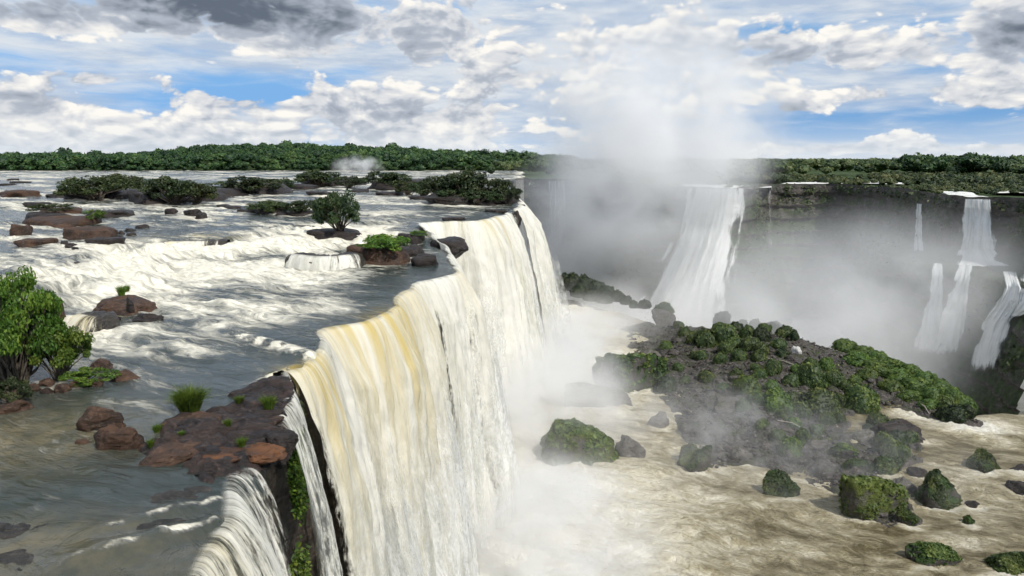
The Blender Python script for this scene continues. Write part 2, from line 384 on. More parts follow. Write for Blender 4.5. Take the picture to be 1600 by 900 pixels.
def leaf_material(name, dark, mid, light, trans=0.35, sc_=1.0):
    m, t = mat(name)
    r = t.attr('tint'); oi = t.new('ShaderNodeObjectInfo').outputs['Random']
    col = t.mix(t.ss(r, 0.0, 0.55), dark, mid)
    col = t.mix(t.ss(r, 0.5, 1.0), col, light)
    hsv = t.new('ShaderNodeHueSaturation'); t.put(hsv.inputs['Hue'], t.mad(oi, 0.03, 0.485)); t.put(hsv.inputs['Value'], t.mad(oi, 0.35, 0.82)); t.put(hsv.inputs['Color'], col)
    c = hsv.outputs[0]
    d = t.shader('ShaderNodeBsdfPrincipled', Base_Color=c, Roughness=0.6)
    t.out(t.mixs(trans, d, t.shader('ShaderNodeBsdfTranslucent', Color=c))); return m
M_LEAF = leaf_material('leaves_bright', (0.034, 0.080, 0.010), (0.085, 0.165, 0.016), (0.19, 0.265, 0.030))
M_LEAFD = leaf_material('leaves_dark', (0.012, 0.026, 0.008), (0.026, 0.048, 0.012), (0.065, 0.085, 0.022), 0.25)
M_LEAFO = leaf_material('leaves_olive', (0.018, 0.033, 0.009), (0.038, 0.060, 0.014), (0.090, 0.105, 0.026), 0.3)
M_FOREST = leaf_material('forest_leaves', (0.012, 0.034, 0.010), (0.032, 0.074, 0.017), (0.085, 0.130, 0.030), 0.25)
M_FORESTR = leaf_material('plateau_leaves', (0.024, 0.046, 0.015), (0.062, 0.096, 0.028), (0.15, 0.165, 0.060), 0.25)
M_TUSS = leaf_material('tussock_grass', (0.028, 0.052, 0.013), (0.070, 0.105, 0.022), (0.155, 0.185, 0.045), 0.25)
M_TUSSB = leaf_material('tussock_bright', (0.045, 0.085, 0.014), (0.085, 0.135, 0.020), (0.15, 0.20, 0.035), 0.25)
def plain(name, c1, c2, rough=0.85, scale=4.0):
    m, t = mat(name); n = t.noise(t.geo(), scale, 6, 0.65)
    t.out(t.shader('ShaderNodeBsdfPrincipled', Base_Color=t.mix(t.ss(n, 0.35, 0.65), c1, c2), Roughness=rough, Normal=t.bump(n, 0.6, 0.05))); return m
M_BARK = plain('bark', (0.045, 0.035, 0.025), (0.12, 0.10, 0.075))
M_WOOD = plain('driftwood', (0.16, 0.14, 0.12), (0.34, 0.31, 0.27))
M_FOAMROCK = plain('pale_stone', (0.42, 0.41, 0.39), (0.62, 0.61, 0.58))

# ------------------------------------------------------------------ plan of the place: the lip of the near falls, the canyon behind, the terrace between
ZR, ZU, ZC = 32.0, 34.5, -20.0                    # near river, upper river, canyon water
L_near = [at_level(*p, ZR) for p in ((300, 905), (326, 850), (346, 792), (338, 750), (392, 734))]
L_ledge = [at_level(*p, ZR) for p in ((392, 734), (436, 704), (446, 650), (468, 604), (446, 583))]
L_A = [at_level(*p, ZR) for p in ((446, 583), (500, 545), (528, 515), (572, 507), (600, 484), (640, 450), (690, 434), (712, 416))]
L_B = [at_level(712, 416, ZR), at_level(694, 390, ZR+.6), at_level(672, 360, ZR+1.8), at_level(655, 349, ZU)]
L_C = [at_level(*p, ZU) for p in ((655, 349), (690, 347), (745, 346), (782, 337), (800, 332))]
L_D = [at_level(*p, ZU) for p in ((800, 332), (808, 326), (813, 321), (806, 309))]
L_far = [at_level(*p, ZU) for p in ((800, 296), (790, 283), (812, 279.5), (850, 281), (905, 283), (960, 286), (1020, 292), (1062, 294), (1120, 295), (1176, 295), (1196, 290), (1300, 289), (1400, 296), (1470, 306), (1500, 312), (1556, 313), (1620, 316), (1760, 330))]
def jitter(L, a, seed, ds=0.5):
    P, s = resample(L, ds); n = normals2(P, 5)
    e = a*(fbm(s*0.16, 0*s+seed, 0, 3, seed)+0.5*vnoise(s*0.7, 0*s, 0, seed+9)); k = np.minimum(1, np.minimum(s, s[-1]-s)/2.0)
    P[:, :2] += n*(e*k)[:, None]; Q = smooth1(P, 7); q = np.minimum(1, np.minimum(s, s[-1]-s)/2.5)[:, None]; return Q*q+P*(1-q)
J_near, J_ledge, J_A, J_B, J_C, J_D = [jitter(L, a, i+3) for i, (L, a) in enumerate(((L_near, .5), (L_ledge, .8), (L_A, 1.7), (L_B, 1.2), (L_C, 1.6), (L_D, .8)))]
start = np.array([[-9.5, -60, ZR], [-9.5, 10, ZR]])
NEAR = np.concatenate([start, J_near, J_ledge[1:], J_A[1:], J_B[1:], J_C[1:], J_D[1:]])
FAR = smooth1(resample(np.array(L_far), 4.0)[0], 9); FAR[0] = L_far[0]; FAR[-1] = L_far[-1]
CANYON = np.concatenate([NEAR, FAR, [[420, 20, ZU], [420, -60, ZU]]])[:, :2]
STEP = [at_level(*p, 33.2) for p in ((-420, 470), (-60, 445), (40, 432), (100, 412), (150, 398), (220, 388), (330, 382), (400, 372), (440, 356), (520, 352), (600, 352), (650, 349))]+[np.array(p) for p in L_C]+[np.array(p) for p in L_D]
STEPPOLY = np.concatenate([np.array(STEP)[:, :2], [[20, 3000], [-4000, 3000], [-4000, 60]]])
STEP2 = [at_level(*p, ZU) for p in ((-300, 352), (60, 344), (200, 345), (330, 348), (430, 340), (520, 346), (560, 340), (640, 336), (760, 331), (800, 326))]
STEP2POLY = np.concatenate([np.array(STEP2)[:, :2], [[20, 3000], [-4000, 3000], [-4000, 60]]])
def river_level(P):
    d1 = sdist(P, STEPPOLY)+7.0*fbm(P[:, 0]*.055, P[:, 1]*.04, 0, 4, 5)*sst(-sdist(P, CANYON), 0, 14)
    d2 = sdist(P, STEP2POLY)+fbm(P[:, 0]*.1, P[:, 1]*.1, 0, 3, 6)*3
    z = ZR+0.75*sst(d1, -13, -10.5)+0.75*sst(d1, -7, -4.5)+0.60*sst(d1, -1.6, 0.3)+0.40*sst(d2, -5, 0)
    return z, d1, d2

# ------------------------------------------------------------------ the upper river
def fan(D, X):
    DD, XX = np.meshgrid(D, X, indexing='ij'); return np.stack([(DD*XX).ravel(), DD.ravel()], 1)
Dr = 17.0*np.exp(np.linspace(0, math.log(780/17.0), 700)); Xr = np.linspace(-0.86, 0.10, 470)
P = fan(Dr, Xr)
lev, d1, d2 = river_level(P)
sd = sdist(P, CANYON)
fl = np.array([0.84, -0.54]); cr = np.array([0.54, 0.84])
U_, V_ = P@fl, P@cr
def pxblob(px, py, rx, ry, z=ZR):                 # soft patch on the water, centred where a ray of the photo meets it
    c = at_level(px, py, z); r1 = abs(at_level(px+rx, py, z)[0]-c[0]); r2 = abs(at_level(px, py-ry, z)[1]-at_level(px, py+ry, z)[1])/2
    return np.exp(-((P[:, 0]-c[0])/r1)**2-((P[:, 1]-c[1])/r2)**2)
foam = np.zeros(len(P))
white = [(330, 425, 230, 28, 1.0), (200, 455, 140, 30, .9), (480, 435, 120, 28, .8), (560, 470, 90, 25, .45), (130, 500, 60, 20, .9), (190, 525, 110, 28, .8), (320, 480, 160, 28, .7), (120, 440, 70, 25, .8),
         (430, 545, 80, 22, .55), (390, 530, 60, 14, .5), (505, 402, 70, 14, .6), (600, 352, 80, 10, .7), (30, 372, 70, 14, .6), (330, 350, 160, 12, .5), (660, 330, 120, 10, .3), (480, 560, 40, 10, .6), (300, 600, 60, 20, .12), (260, 850, 120, 30, .75), (300, 800, 80, 20, .6), (180, 890, 120, 20, .5), (450, 480, 220, 45, .62), (260, 540, 180, 40, .58), (160, 410, 160, 22, .75), (420, 500, 170, 28, .72), (600, 460, 60, 20, .4), (480, 520, 90, 16, .55), (60, 390, 90, 10, .6), (520, 375, 60, 14, .7), (230, 335, 200, 14, .55), (100, 280, 200, 10, .45), (600, 325, 140, 14, .55)]  # the farthest upstream patch mixes foam ripple with river glare painted as white
for a, b, c, d, e in white: foam = np.maximum(foam, e*pxblob(a, b, c, d))
cal = fbm(U_*.05, V_*.12, 0, 4, 21)
foam = np.maximum(foam, 0.95*np.exp(-((d1+7.5)/8.0)**2)*sst(P[:, 1], 60, 90))
foam = np.maximum(foam, 0.45*np.exp(-((d2+3)/4.0)**2))
foam = np.maximum(foam, 0.28+0.42*sst(cal, -.2, .4)*sst(P[:, 1], 42, 75))
lipk = sst(-sd, 0.0, 9.0)
foam = foam*(0.42+0.58*lipk)
foam *= sst(P[:, 1], 26, 46)*0.75+0.25
ledged = seg_dist(P, J_ledge) < 0.8*np.minimum(seg_dist(P, J_A), seg_dist(P, J_near))
foam = np.where(sd > -.1, np.maximum(foam, .75*sst(sd, .1, 1.0)), foam)
foam = np.clip(foam, 0, 1)
rough_ = 0.24+0.85*sst(foam, .3, .9)
dist_fade = np.clip(1.4-P[:, 1]/420, .35, 1)
zz = lev+rough_*(1.0*fbm(U_*.16, V_*.30, 0, 5, 31, .52)+0.25*np.abs(fbm(U_*.6, V_*1.1, 0, 4, 35)))*dist_fade
# standing waves near the camera
for (p0, p1, amp) in (((60, 905), (345, 812), .42), ((110, 846), (338, 778), .26), ((380, 610), (505, 560), .30), ((330, 515), (500, 560), .5)):
    a, b = at_level(*p0, ZR)[:2], at_level(*p1, ZR)[:2]; ab = b-a; L = np.hypot(*ab); t = ((P-a)@ab)/L/L; q = (P-a)@np.array([ab[1], -ab[0]])/L
    wob = 0.30*fbm(t*4, 0*t, 0, 2, 41)
    g = sst(t, -.1, .35)*(1-sst(t, .95, 1.1))
    zz += amp*g*np.exp(-((q-wob)/0.75)**2)*(.7+.6*fbm(t*5, 0*t, 0, 3, 43)**2)
    foam = np.maximum(foam, g*1.0*np.exp(-((q-wob-.1)/(.34 if p0[1] > 700 else 1.3))**2)*np.clip(.62+1.1*fbm(P[:, 0]*1.3, P[:, 1]*1.3, 0, 4, 8), 0, 1))
zz -= 1.5*np.maximum(sd+0.25, 0)**2
amber = np.zeros(len(P))
for a, b, c, d, e in ((165, 495, 22, 14, .95), (330, 388, 40, 5, .5), (225, 392, 40, 5, .4), (455, 578, 26, 12, .8), (590, 492, 26, 14, .6), (540, 520, 26, 10, .35)): amber = np.maximum(amber, e*pxblob(a, b, c, d))
amber *= np.clip(.6+.8*fbm(U_*.5, V_*1.5, 0, 3, 51), 0, 1)
shal = np.maximum.reduce([pxblob(20, 690, 190, 60), pxblob(60, 860, 240, 60)*.8, pxblob(260, 880, 110, 50)*.5])
keep = (sd < 0.8) & ~(ledged & (sd > -.7))
F = grid_faces(len(Dr), len(Xr), keep)
V = np.column_stack([P, zz])
V, F, foam_, amber_, shal_, flow_ = compact(V, F, foam, amber, shal, np.column_stack([U_, V_, 0*U_]))
RIVER_V, RIVER_F = V, F
tag(link('river', mesh('river', V, F[:, ::-1], M_RIVER, {'foam': foam_, 'amber': amber_, 'shallow': shal_}, True, {'flow': flow_})), kind='structure')

# ------------------------------------------------------------------ near cliff under the lip
PN, sN = resample(NEAR[1:], 0.6); nN = normals2(PN, 7)
rows = np.linspace(0, 1, 60)
Vc = []
PNz = np.minimum(PN[:, 2], river_level(PN[:, :2]-nN*4)[0]); lk = np.exp(-(seg_dist(PN[:, :2], J_ledge)/1.5)**2)
Vc.append(np.column_stack([PN[:, 0]-nN[:, 0]*3.2, PN[:, 1]-nN[:, 1]*3.2, PNz-.95+.4*lk])); Vc.append(np.column_stack([PN[:, 0]-nN[:, 0]*1.6, PN[:, 1]-nN[:, 1]*1.6, PNz-.7+(.75+.3*fbm(sN*.6, 0*sN, 0, 3, 60))*lk]))
for r in rows:
    z = PNz-0.35+.45*lk-r*(PN[:, 2]-0.35+3)
    o = -0.9+2.2*r**1.3+0.9*fbm(sN*.25, z*.12, 0, 4, 61)*min(1, r*6)+0.5*np.round(2*fbm(sN*.3, z*.5, 0, 3, 63))/2*min(1, r*6)
    Vc.append(np.column_stack([PN[:, 0]+nN[:, 0]*o, PN[:, 1]+nN[:, 1]*o, z]))
tag(link('cliff', mesh('cliff', np.concatenate(Vc), grid_faces(len(rows)+2, len(PN)), M_CLIFF)), kind='structure')

# ------------------------------------------------------------------ waterfalls
def curtain_mesh(name, lip, zb, mat_, v0=2.6, up=2.0, ds=0.28, rows=100, seed=1, cover=1.0, amber=None, out=0.0, amp=1.0, spread=0.0, cov_fn=None):
    Pp, s = resample(lip, ds); kk = max(3, int(min(2.0, s[-1]/8)/ds)); Ps = smooth1(Pp, kk); Ps[:2] = Pp[:2]; Ps[-2:] = Pp[-2:]; Pp = Ps; n = normals2(Pp, max(5, int(min(6, s[-1]/3)/ds)))
    vfac = v0*(1+0.38*fbm(s*.13, 0*s, 0, 3, seed)+0.16*fbm(s*.6, 0*s, 0, 2, seed+4))
    H = Pp[:, 2]-zb
    tt = np.r_[np.linspace(-1, 0, 7)[:-1], np.linspace(0, 1, rows)**1.45]
    VV, A, C, FA = [], [], [], []
    for t in tt:
        if t < 0:
            off = t*up; z = Pp[:, 2]+0.10-0.03*t+0.05*fbm(s*1.2, 0*s+t*2, 0, 2, seed); h = 0*s
        else:
            h = H*t; off = vfac*np.sqrt(2*h/9.8); z = Pp[:, 2]+0.10-h
            k = np.minimum(1, h/5)*amp
            off = off+k*(1.5*fbm(s*.26, h*.02, 0, 2, seed+6)+0.9*np.abs(fbm(s*.55, h*.03, 0, 3, seed+7))+0.42*fbm(s*1.5, h*.20, 0, 4, seed+8)+0.16*fbm(s*4, h*.7, 0, 2, seed+11))+out*np.minimum(1, h/6)
        sp = s+0.0
        lat = spread*max(t, 0)*(s/s[-1]-0.5)*2
        tx, ty = -n[:, 1], n[:, 0]
        VV.append(np.column_stack([Pp[:, 0]+n[:, 0]*off+tx*lat, Pp[:, 1]+n[:, 1]*off+ty*lat, z]))
        a = amber(s, h) if amber else 0*s
        A.append(a); C.append(cov_fn(s, h)*cover if cov_fn else 0*s+cover); FA.append(np.column_stack([s, h+(t*up if t < 0 else 0), 0*s+seed*3.1]))
    me = mesh(name, np.concatenate(VV), grid_faces(len(tt), len(s)), mat_, {'amber': np.concatenate(A), 'cover': np.concatenate(C)}, True, {'fall': np.concatenate(FA)})
    return me
def bumps(*spec):
    return lambda s, h: np.clip(sum(a*np.exp(-((s-c)/w_)**2)*np.exp(-h/d) for c, w_, a, d in spec), 0, 1)
def waterfall(label, lip, zb, layers, name='waterfall'):
    root = empty(name, tuple(np.mean(np.asarray(lip), 0)[:2])+(zb,))
    tag(root, label, 'waterfall', 'waterfalls pouring over the near edge')
    for nm, kw in layers:
        o = link(nm, curtain_mesh(nm, lip, zb, **kw), root); o.matrix_parent_inverse = root.matrix_world.inverted()
        o.location = (-root.location[0], -root.location[1], -root.location[2]); o.matrix_parent_inverse.identity()
    return root
sA = resample(J_A, .28)[1][-1]
edge = lambda a, b, k=1.5: (lambda s, h: np.clip(np.minimum(s-a, b-s)/k, 0, 1)*.5+.5)
def covA(s, h):
    c = 1+0*s
    for x, w_, d in ((sA*.86, 1.0, .48), (sA*.74, .8, .38), (sA*.55, .5, .3), (sA*.985, 1.4, .8), (sA*.18, .5, .3), (0, .8, .5)): c = c-d*np.exp(-((s-x)/w_)**2)*np.clip(h/5, 0, 1)
    return np.clip(c, 0, 1)
waterfall('broad cream and amber waterfall curtain, the nearest big one, beside the orange rock ledge', J_A, 0.0, [
    ('water_curtain', dict(mat_=M_FALLS, v0=2.15, seed=11, cover=1.0, cov_fn=covA, rows=120, ds=.22, amber=bumps((3.0, 2.8, 1.4, 9), (sA*.40, 7.0, 1.4, 9), (sA*.25, 3, .4, 6), (sA*.62, 5, .5, 8), (sA*.9, 3, .5, 5)))),
    ('spray_veil', dict(mat_=M_VEIL, v0=2.55, seed=14, cover=.74, out=.5, up=0.0, cov_fn=lambda s, h: np.clip(.2+h/22, 0, 1.0), rows=70)),
])
sC = resample(J_C, .3)[1][-1]
waterfall('tall white waterfall curtain with yellow streaks at its lip, behind the dark mound of rocks', J_C, 0.0, [
    ('water_curtain', dict(mat_=M_FALLS, v0=2.8, seed=21, cover=1.0, ds=.3, amber=bumps((sC*.40, 3, .7, 4), (sC*.60, 1.6, 1.0, 6), (sC*.2, 2.5, .4, 3)), cov_fn=lambda s, h: np.clip(1-.6*np.exp(-((s-sC)/2.2)**2)-.3*np.exp(-((s-sC*.86)/.8)**2), 0, 1))),
    ('spray_veil', dict(mat_=M_VEIL, v0=3.3, seed=24, cover=.74, out=.6, up=0.0, ds=.35, rows=60, cov_fn=lambda s, h: np.clip(.2+h/22, 0, 1)*np.clip((sC-s)/3, 0.2, 1))),
])
D2 = J_D[J_D[:, 1] > J_D[0, 1]+4]
waterfall('outermost white waterfall plunging at the far corner, just beyond the vertical black gap', D2, 0.0, [
    ('water_curtain', dict(mat_=M_FALLS, v0=3.3, seed=31, cover=1.0, ds=.3, amber=bumps((2, 2, .8, 2)))),
    ('spray_veil', dict(mat_=M_VEIL, v0=3.9, seed=34, cover=.6, out=.5, up=0.0, ds=.35, rows=60, cov_fn=lambda s, h: np.clip(.2+h/22, 0, 1))),
])
waterfall('stepped white cascade tumbling past the dark mound, between the two big curtains', J_B, 0.0, [
    ('water_curtain', dict(mat_=M_FALLS, v0=2.2, seed=41, cover=.86, ds=.3, amp=1.4)),
    ('spray_veil', dict(mat_=M_VEIL, v0=2.9, seed=44, cover=.5, up=0.0, ds=.35, rows=60, cov_fn=lambda s, h: np.clip(.1+h/22, 0, 1))),
])
J_N1 = J_near[:max(3, int(len(J_near)*.62))]
waterfall('small cream waterfall at the near corner, spilling from two wave crests below the brown ledge', J_near, 6.0, [
    ('water_curtain', dict(mat_=M_FALLS, v0=1.7, seed=51, cover=.66, ds=.09, rows=150, amp=.3, amber=bumps((2, 2.0, .45, 4)), cov_fn=lambda s, h: np.clip(1.05-.25*np.clip((s-6.5)/2, 0, 1), 0, 1))),
    ('spray_veil', dict(mat_=M_VEIL, v0=2.1, seed=54, cover=.36, up=0.0, ds=.1, rows=90, amp=.3)),
])
waterfall('thin grey trickling veil over the dark cliff, between the ledge and big curtain', J_ledge[int(len(J_ledge)*.35):], 2.0, [
    ('water_curtain', dict(mat_=M_FALLS, v0=1.25, seed=61, cover=.60, ds=.12, rows=110, amp=.6, up=.6)),
])

def small_cascade(label, pts, drop, seed, amber=None, v0=1.9):
    """a step in the river bed: a dark ledge and the sheet of water running over it"""
    L = []
    for px, py in pts:
        g = at_level(px, py, ZR+.2); L.append((g[0], g[1], ZR+.2+drop))
    L = resample(jitter(np.array(L), .35, seed, .3), .3)[0]; c = L.mean(0); root = empty('small_cascade', (c[0], c[1], ZR)); tag(root, label, 'cascade')
    o = link('water_curtain', curtain_mesh('water_curtain', L-np.array(root.location), -.3, M_FALLS, v0, 1.6, .1, 24, seed, .86, amber, 0, .5, 0, lambda q, h, e=len(L)*.3: np.clip((np.minimum(q, e-q)+.8*fbm(q*.8, h*.8, 0, 3, seed))/1.3, 0, 1)*np.clip(.8+.7*fbm(q*.35, 0*q, 0, 3, seed+2), .2, 1)), root)
    n = normals2(L, 9); V = []
    for k, (o_, dz_) in enumerate(((-3.5, -.9), (-2.2, -.05), (-.9, .08), (.15, -.12), (.5, -.7), (.8, -drop-.6))):
        V.append(np.column_stack([L[:, :2]+n*(o_+.25*fbm(np.arange(len(L))*.35, k*.7, 0, 3, seed)[:, None]), L[:, 2]+dz_+.22*fbm(np.arange(len(L))*.4, k*.9, 0, 3, seed+1)]))
    link('bed_ledge', mesh('bed_ledge', np.concatenate(V)-np.array(root.location), grid_faces(6, len(L)), M_WETLEDGE), root)
M_WETLEDGE = rock_material('wet_ledge', (0.022, 0.020, 0.017), (0.042, 0.037, 0.031), (0.085, 0.078, 0.068), wet=.9)
amb = lambda k: (lambda s, h: k*np.exp(-h/2.5)*np.clip(.6+fbm(s*.5, 0*s, 0, 2, 3), 0, 1))
small_cascade('little curtain of water over a dark step, just upstream of the big dark mound', ((452, 414), (480, 419), (520, 420), (566, 413)), 1.5, 141)
small_cascade('low broken cascade between the tall lone bush and the open rapids', ((418, 372), (450, 366), (490, 368)), 1.6, 143)
small_cascade('amber-crested cascade across the middle of the rapids, longest of the small ones', ((170, 402), (220, 398), (280, 396), (356, 394)), 1.7, 145, amb(.7))
small_cascade('short amber chute between the brown boulder and big reddish boulder', ((118, 506), (150, 514), (186, 508)), .85, 147, amb(1.0), 2.6)
small_cascade('foaming step at the outer side of the rapids, beyond the leafy shrub', ((92, 436), (130, 428), (176, 420)), 1.3, 149, amb(.4))
# ------------------------------------------------------------------ lower pool, rubble island on the terrace, canyon
TE = [at_level(800, 440, 2), at_level(868, 452, 3), at_level(905, 462, 3.5), at_level(960, 470, 3.5), at_level(1000, 483, 3.5), at_level(1060, 501, 4), at_level(1130, 508, 5), at_level(1200, 515, 5), at_level(1245, 524, 5), at_level(1320, 548, 4.5), at_level(1400, 588, 4), at_level(1460, 612, 3), at_level(1520, 642, 1.5), at_level(1560, 650, 0), at_level(1640, 652, 0), at_level(1900, 690, 0)]
TE = np.array(TE); TERR = np.concatenate([TE[:, :2], [[400, 40], [400, -60], [-30, -60], [-30, 230]]])
FRONT = [at_level(*p, 0) for p in ((978, 520), (985, 545), (1015, 575), (1010, 600), (1050, 640), (1075, 700), (1110, 738), (1170, 728), (1235, 748), (1300, 770), (1345, 802), (1400, 834), (1440, 818), (1408, 776), (1372, 742), (1438, 724), (1434, 684), (1372, 654), (1352, 676), (1338, 700), (1322, 676), (1336, 640), (1400, 640), (1455, 655), (1520, 668), (1545, 660))]
ISL = np.array(FRONT+[at_level(*p, 2) for p in ((1530, 642), (1460, 612), (1400, 588))]+[at_level(*p, 4) for p in ((1320, 548), (1245, 524), (1200, 516), (1130, 508), (1060, 501), (1010, 488), (970, 493))])[:, :2]
ISL2 = np.array([at_level(*p, 0) for p in ((862, 452), (880, 478), (940, 486), (985, 487), (1000, 484))]+[at_level(*p, 3) for p in ((985, 476), (930, 462), (890, 452), (862, 445))])[:, :2]
Dp = 60*np.exp(np.linspace(0, math.log(330/60.), 330)); Xp = np.linspace(-0.16, 0.92, 420)
P = fan(Dp, Xp)
te = sdist(P, TERR)                               # positive on the terrace
i1, i2 = sdist(P, ISL), sdist(P, ISL2)
drop = lambda te: 24*sst(-te, 0.5, 14)
U_, V_ = P@np.array([.86, -.5]), P@np.array([.5, .86])
# pool
BOULDERS = (
    ((905, 728, 124, 74), M_MOSS, 'huge yellow-green mossy boulder with a dark sheer side, lowest in the churning pool', 401), ((988, 612, 112, 66), M_MOSSD, 'big dark boulder with a green mossy back, on the island\'s near shore', 402),
    ((934, 640, 96, 44), M_GREY, 'bare grey boulder in the mist between the two big mossy ones', 403), ((990, 718, 56, 40), M_GREY, 'grey boulder beside the huge mossy one, wrapped by a white stream', 404),
    ((1086, 738, 46, 42), M_MOSSD, 'rounded mossy boulder at the island\'s lowest tip', 405), ((1222, 782, 62, 42), M_MOSSD, 'wedge-shaped mossy boulder alone in the brown water off the island', 406),
    ((1362, 812, 104, 70), M_MOSS, 'long sloping mossy rock in the stream, largest off the island\'s shore', 407), ((1462, 792, 72, 52), M_MOSSD, 'dark bushy boulder in the open stream, beside the long mossy rock', 408),
    ((1420, 822, 42, 26), M_MOSSD, 'small dark mossy rock between the long rock and the rapids', 409), ((1532, 740, 58, 28), M_MOSSD, 'low green-topped rock out in the grey stream', 410), ((1448, 888, 76, 36), M_MOSSD, 'dark flat rock with a green cap in the brown rapids', 411),
    ((1568, 900, 80, 34), M_MOSSD, 'dark mossy rock in the rapids, nearest to the viewer', 412), ((1515, 822, 24, 14), M_MOSSD, 'small dark stone in the brown stream', 413), ((1520, 793, 34, 8), M_ROCK, 'thin dark rock awash in the grey stream', 414),
    ((1592, 742, 40, 14), M_ROCK, 'flat dark rock in the grey stream, the upper of two side by side', 415), ((1594, 768, 36, 14), M_ROCK, 'flat dark rock in the grey stream, the lower of two side by side', 416),
    ((862, 550, 66, 34), M_MOSSD, 'black streaming rock at the foot of the far waterfall', 417), ((842, 505, 24, 46), M_MOSSD, 'tall green-black rock pillar in the gap between the curtains', 418), ((776, 640, 32, 14), M_ROCK, 'black rock tip in the spray at the foot of the curtain', 419), ((762, 682, 60, 20), M_ROCK, 'low black rocks swept by foam at the foot of the nearest curtain', 420),
    ((1036, 503, 40, 20), M_GREY, 'grey boulder on the crest carrying a round green tussock', 421), ((1015, 560, 34, 16), M_GREY, 'grey block at the waterside above the big dark boulder', 422), ((1245, 553, 16, 12), M_FOAMROCK, 'pale whitish rock on the crest of the island', 423), ((1140, 645, 50, 28), M_GREY, 'brownish bare boulder in the middle of the rubble', 424), ((1030, 668, 40, 24), M_GREY, 'grey boulder at the rubble edge above the white stream', 425)
    , ((1316, 716, 54, 26), M_MOSSD, 'dark mossy block in the stream just off the island, beside the tussock clump', 431), ((1300, 752, 40, 18), M_ROCK, 'low wet black rock between the wedge-shaped boulder and the long mossy rock', 432), ((1338, 742, 44, 22), M_MOSSD, 'dark rock tucked against the top of the long mossy rock', 433),
    ((1405, 772, 46, 24), M_GREY, 'grey rock between the long mossy rock and the dark bushy boulder', 434), ((1384, 742, 50, 26), M_MOSSD, 'mossy rock below the clump of tussocks in the side stream', 435), ((1432, 748, 34, 16), M_ROCK, 'small wet black rock above the dark bushy boulder', 436), ((1270, 706, 40, 20), M_GREY, 'grey rock at the island\'s shore toward the stream', 437), ((1160, 722, 44, 22), M_GREY, 'grey boulder on the low shore between the tip and bright tussock', 438),
    ((1400, 690, 90, 34), M_ROCK, 'broad dark rock carrying the clump of tussocks in the side stream', 439), ((1490, 664, 70, 22), M_ROCK, 'dark rock under the bushes where the grassy strip ends', 440), ((1345, 690, 40, 18), M_GREY, 'grey rock on the stream side of the tussock clump', 441))
fp = np.zeros(len(P)); nr = seg_dist(P, NEAR[1:, :])
fp = np.maximum(fp, 1.15*np.exp(-np.maximum(nr-9, 0)/26.0))
for (bx, by_, bw, _b), *_r in BOULDERS: fp = np.maximum(fp, .72*pxblob(bx+bw*.12, by_+2, bw*.75, 9, 0))
for a, b, c, d, e in ((950, 820, 120, 60, .62), (1150, 830, 200, 40, .36), (900, 520, 60, 40, .8), (940, 500, 50, 25, .7), (1520, 665, 90, 22, .9), (1450, 650, 70, 16, .8), (1560, 690, 60, 20, .6), (1200, 860, 160, 35, .5), (1020, 690, 50, 30, .5), (1060, 650, 20, 12, .7), (1500, 850, 90, 22, .55), (1420, 800, 60, 20, .5)): fp = np.maximum(fp, e*pxblob(a, b, c, d, 0))
fp = np.maximum(fp, .28+.24*fbm(U_*.06, V_*.1, 0, 4, 71))
fp = np.clip(fp, 0, 1)
zp = (0.35+1.1*sst(fp, .3, .9))*(fbm(U_*.10, V_*.18, 0, 5, 73, .6)*.9-.6*np.abs(fbm(U_*.26, V_*.4, 0, 5, 75, .65))+.3*fbm(U_*.5, V_*.7, 0, 3, 76))+.25-drop(te)
k = te > -16
F = grid_faces(len(Dp), len(Xp), k); V = np.column_stack([P, zp])
V, F, f_, fl_ = compact(V, F, fp, np.column_stack([U_, V_, 0*U_]))
tag(link('pool_water', mesh('pool_water', V, F[:, ::-1], M_POOL, {'foam': f_}, True, {'flow': fl_})), kind='structure')
# island ground
df = seg_dist(P, FRONT)
hi = 0.35+4.0*sst(df, 0, 26)*(i1 > -4)+np.minimum(i1, 0)*1.1+0.8*fbm(P[:, 0]*.09, P[:, 1]*.09, 0, 4, 81)*sst(i1, 0, 6)
hi = np.maximum(hi, np.where(i2 > 0, 0.2+3.2*sst(i2, 0, 8)+.5*fbm(P[:, 0]*.2, P[:, 1]*.2, 0, 3, 83), -5))
hi = np.where(hi > -2, hi+0.8*fbm(P[:, 0]*.3, P[:, 1]*.3, 0, 4, 85, .65)+.35*np.round(3*fbm(P[:, 0]*.5, P[:, 1]*.5, 0, 3, 86))/3, hi)-drop(te-1.0)
keep = (np.maximum(i1, i2) > -4)
F = grid_faces(len(Dp), len(Xp), keep); V = np.column_stack([P, hi]); V, F = compact(V, F)
ISL_V, ISL_F = V, F
tag(link('island_ground', mesh('island_ground', V, F[:, ::-1], M_RUBBLE)), kind='structure')
# terrace face into the canyon (rock under the pool's far edge)
PT, sT = resample(TE, 2.0); nT = normals2(PT, 5)
VT = []
for r in np.linspace(0, 1, 18):
    o = -(-2.0+3*r)+1.5*fbm(sT*.15, 0*sT+r*3, 0, 3, 91); z = 0*sT-1.6-r*21
    VT.append(np.column_stack([PT[:, 0]+nT[:, 0]*o, PT[:, 1]+nT[:, 1]*o, z]))
tag(link('terrace_face', mesh('terrace_face', np.concatenate(VT), grid_faces(18, len(PT)), M_CLIFF)), kind='structure')
# canyon water
Dq = np.linspace(90, 520, 120); Xq = np.linspace(-0.2, 1.2, 120); P = fan(Dq, Xq)
fq = np.clip(.45+.3*fbm(P[:, 0]*.02, P[:, 1]*.02, 0, 3, 95), 0, 1)
V = np.column_stack([P, ZC+.5*fbm(P[:, 0]*.06, P[:, 1]*.06, 0, 3, 96)])
tag(link('canyon_water', mesh('canyon_water', V, grid_faces(120, 120)[:, ::-1], M_CANYON, {'foam': fq}, True, {'flow': np.column_stack([P, 0*fq])})), kind='structure')

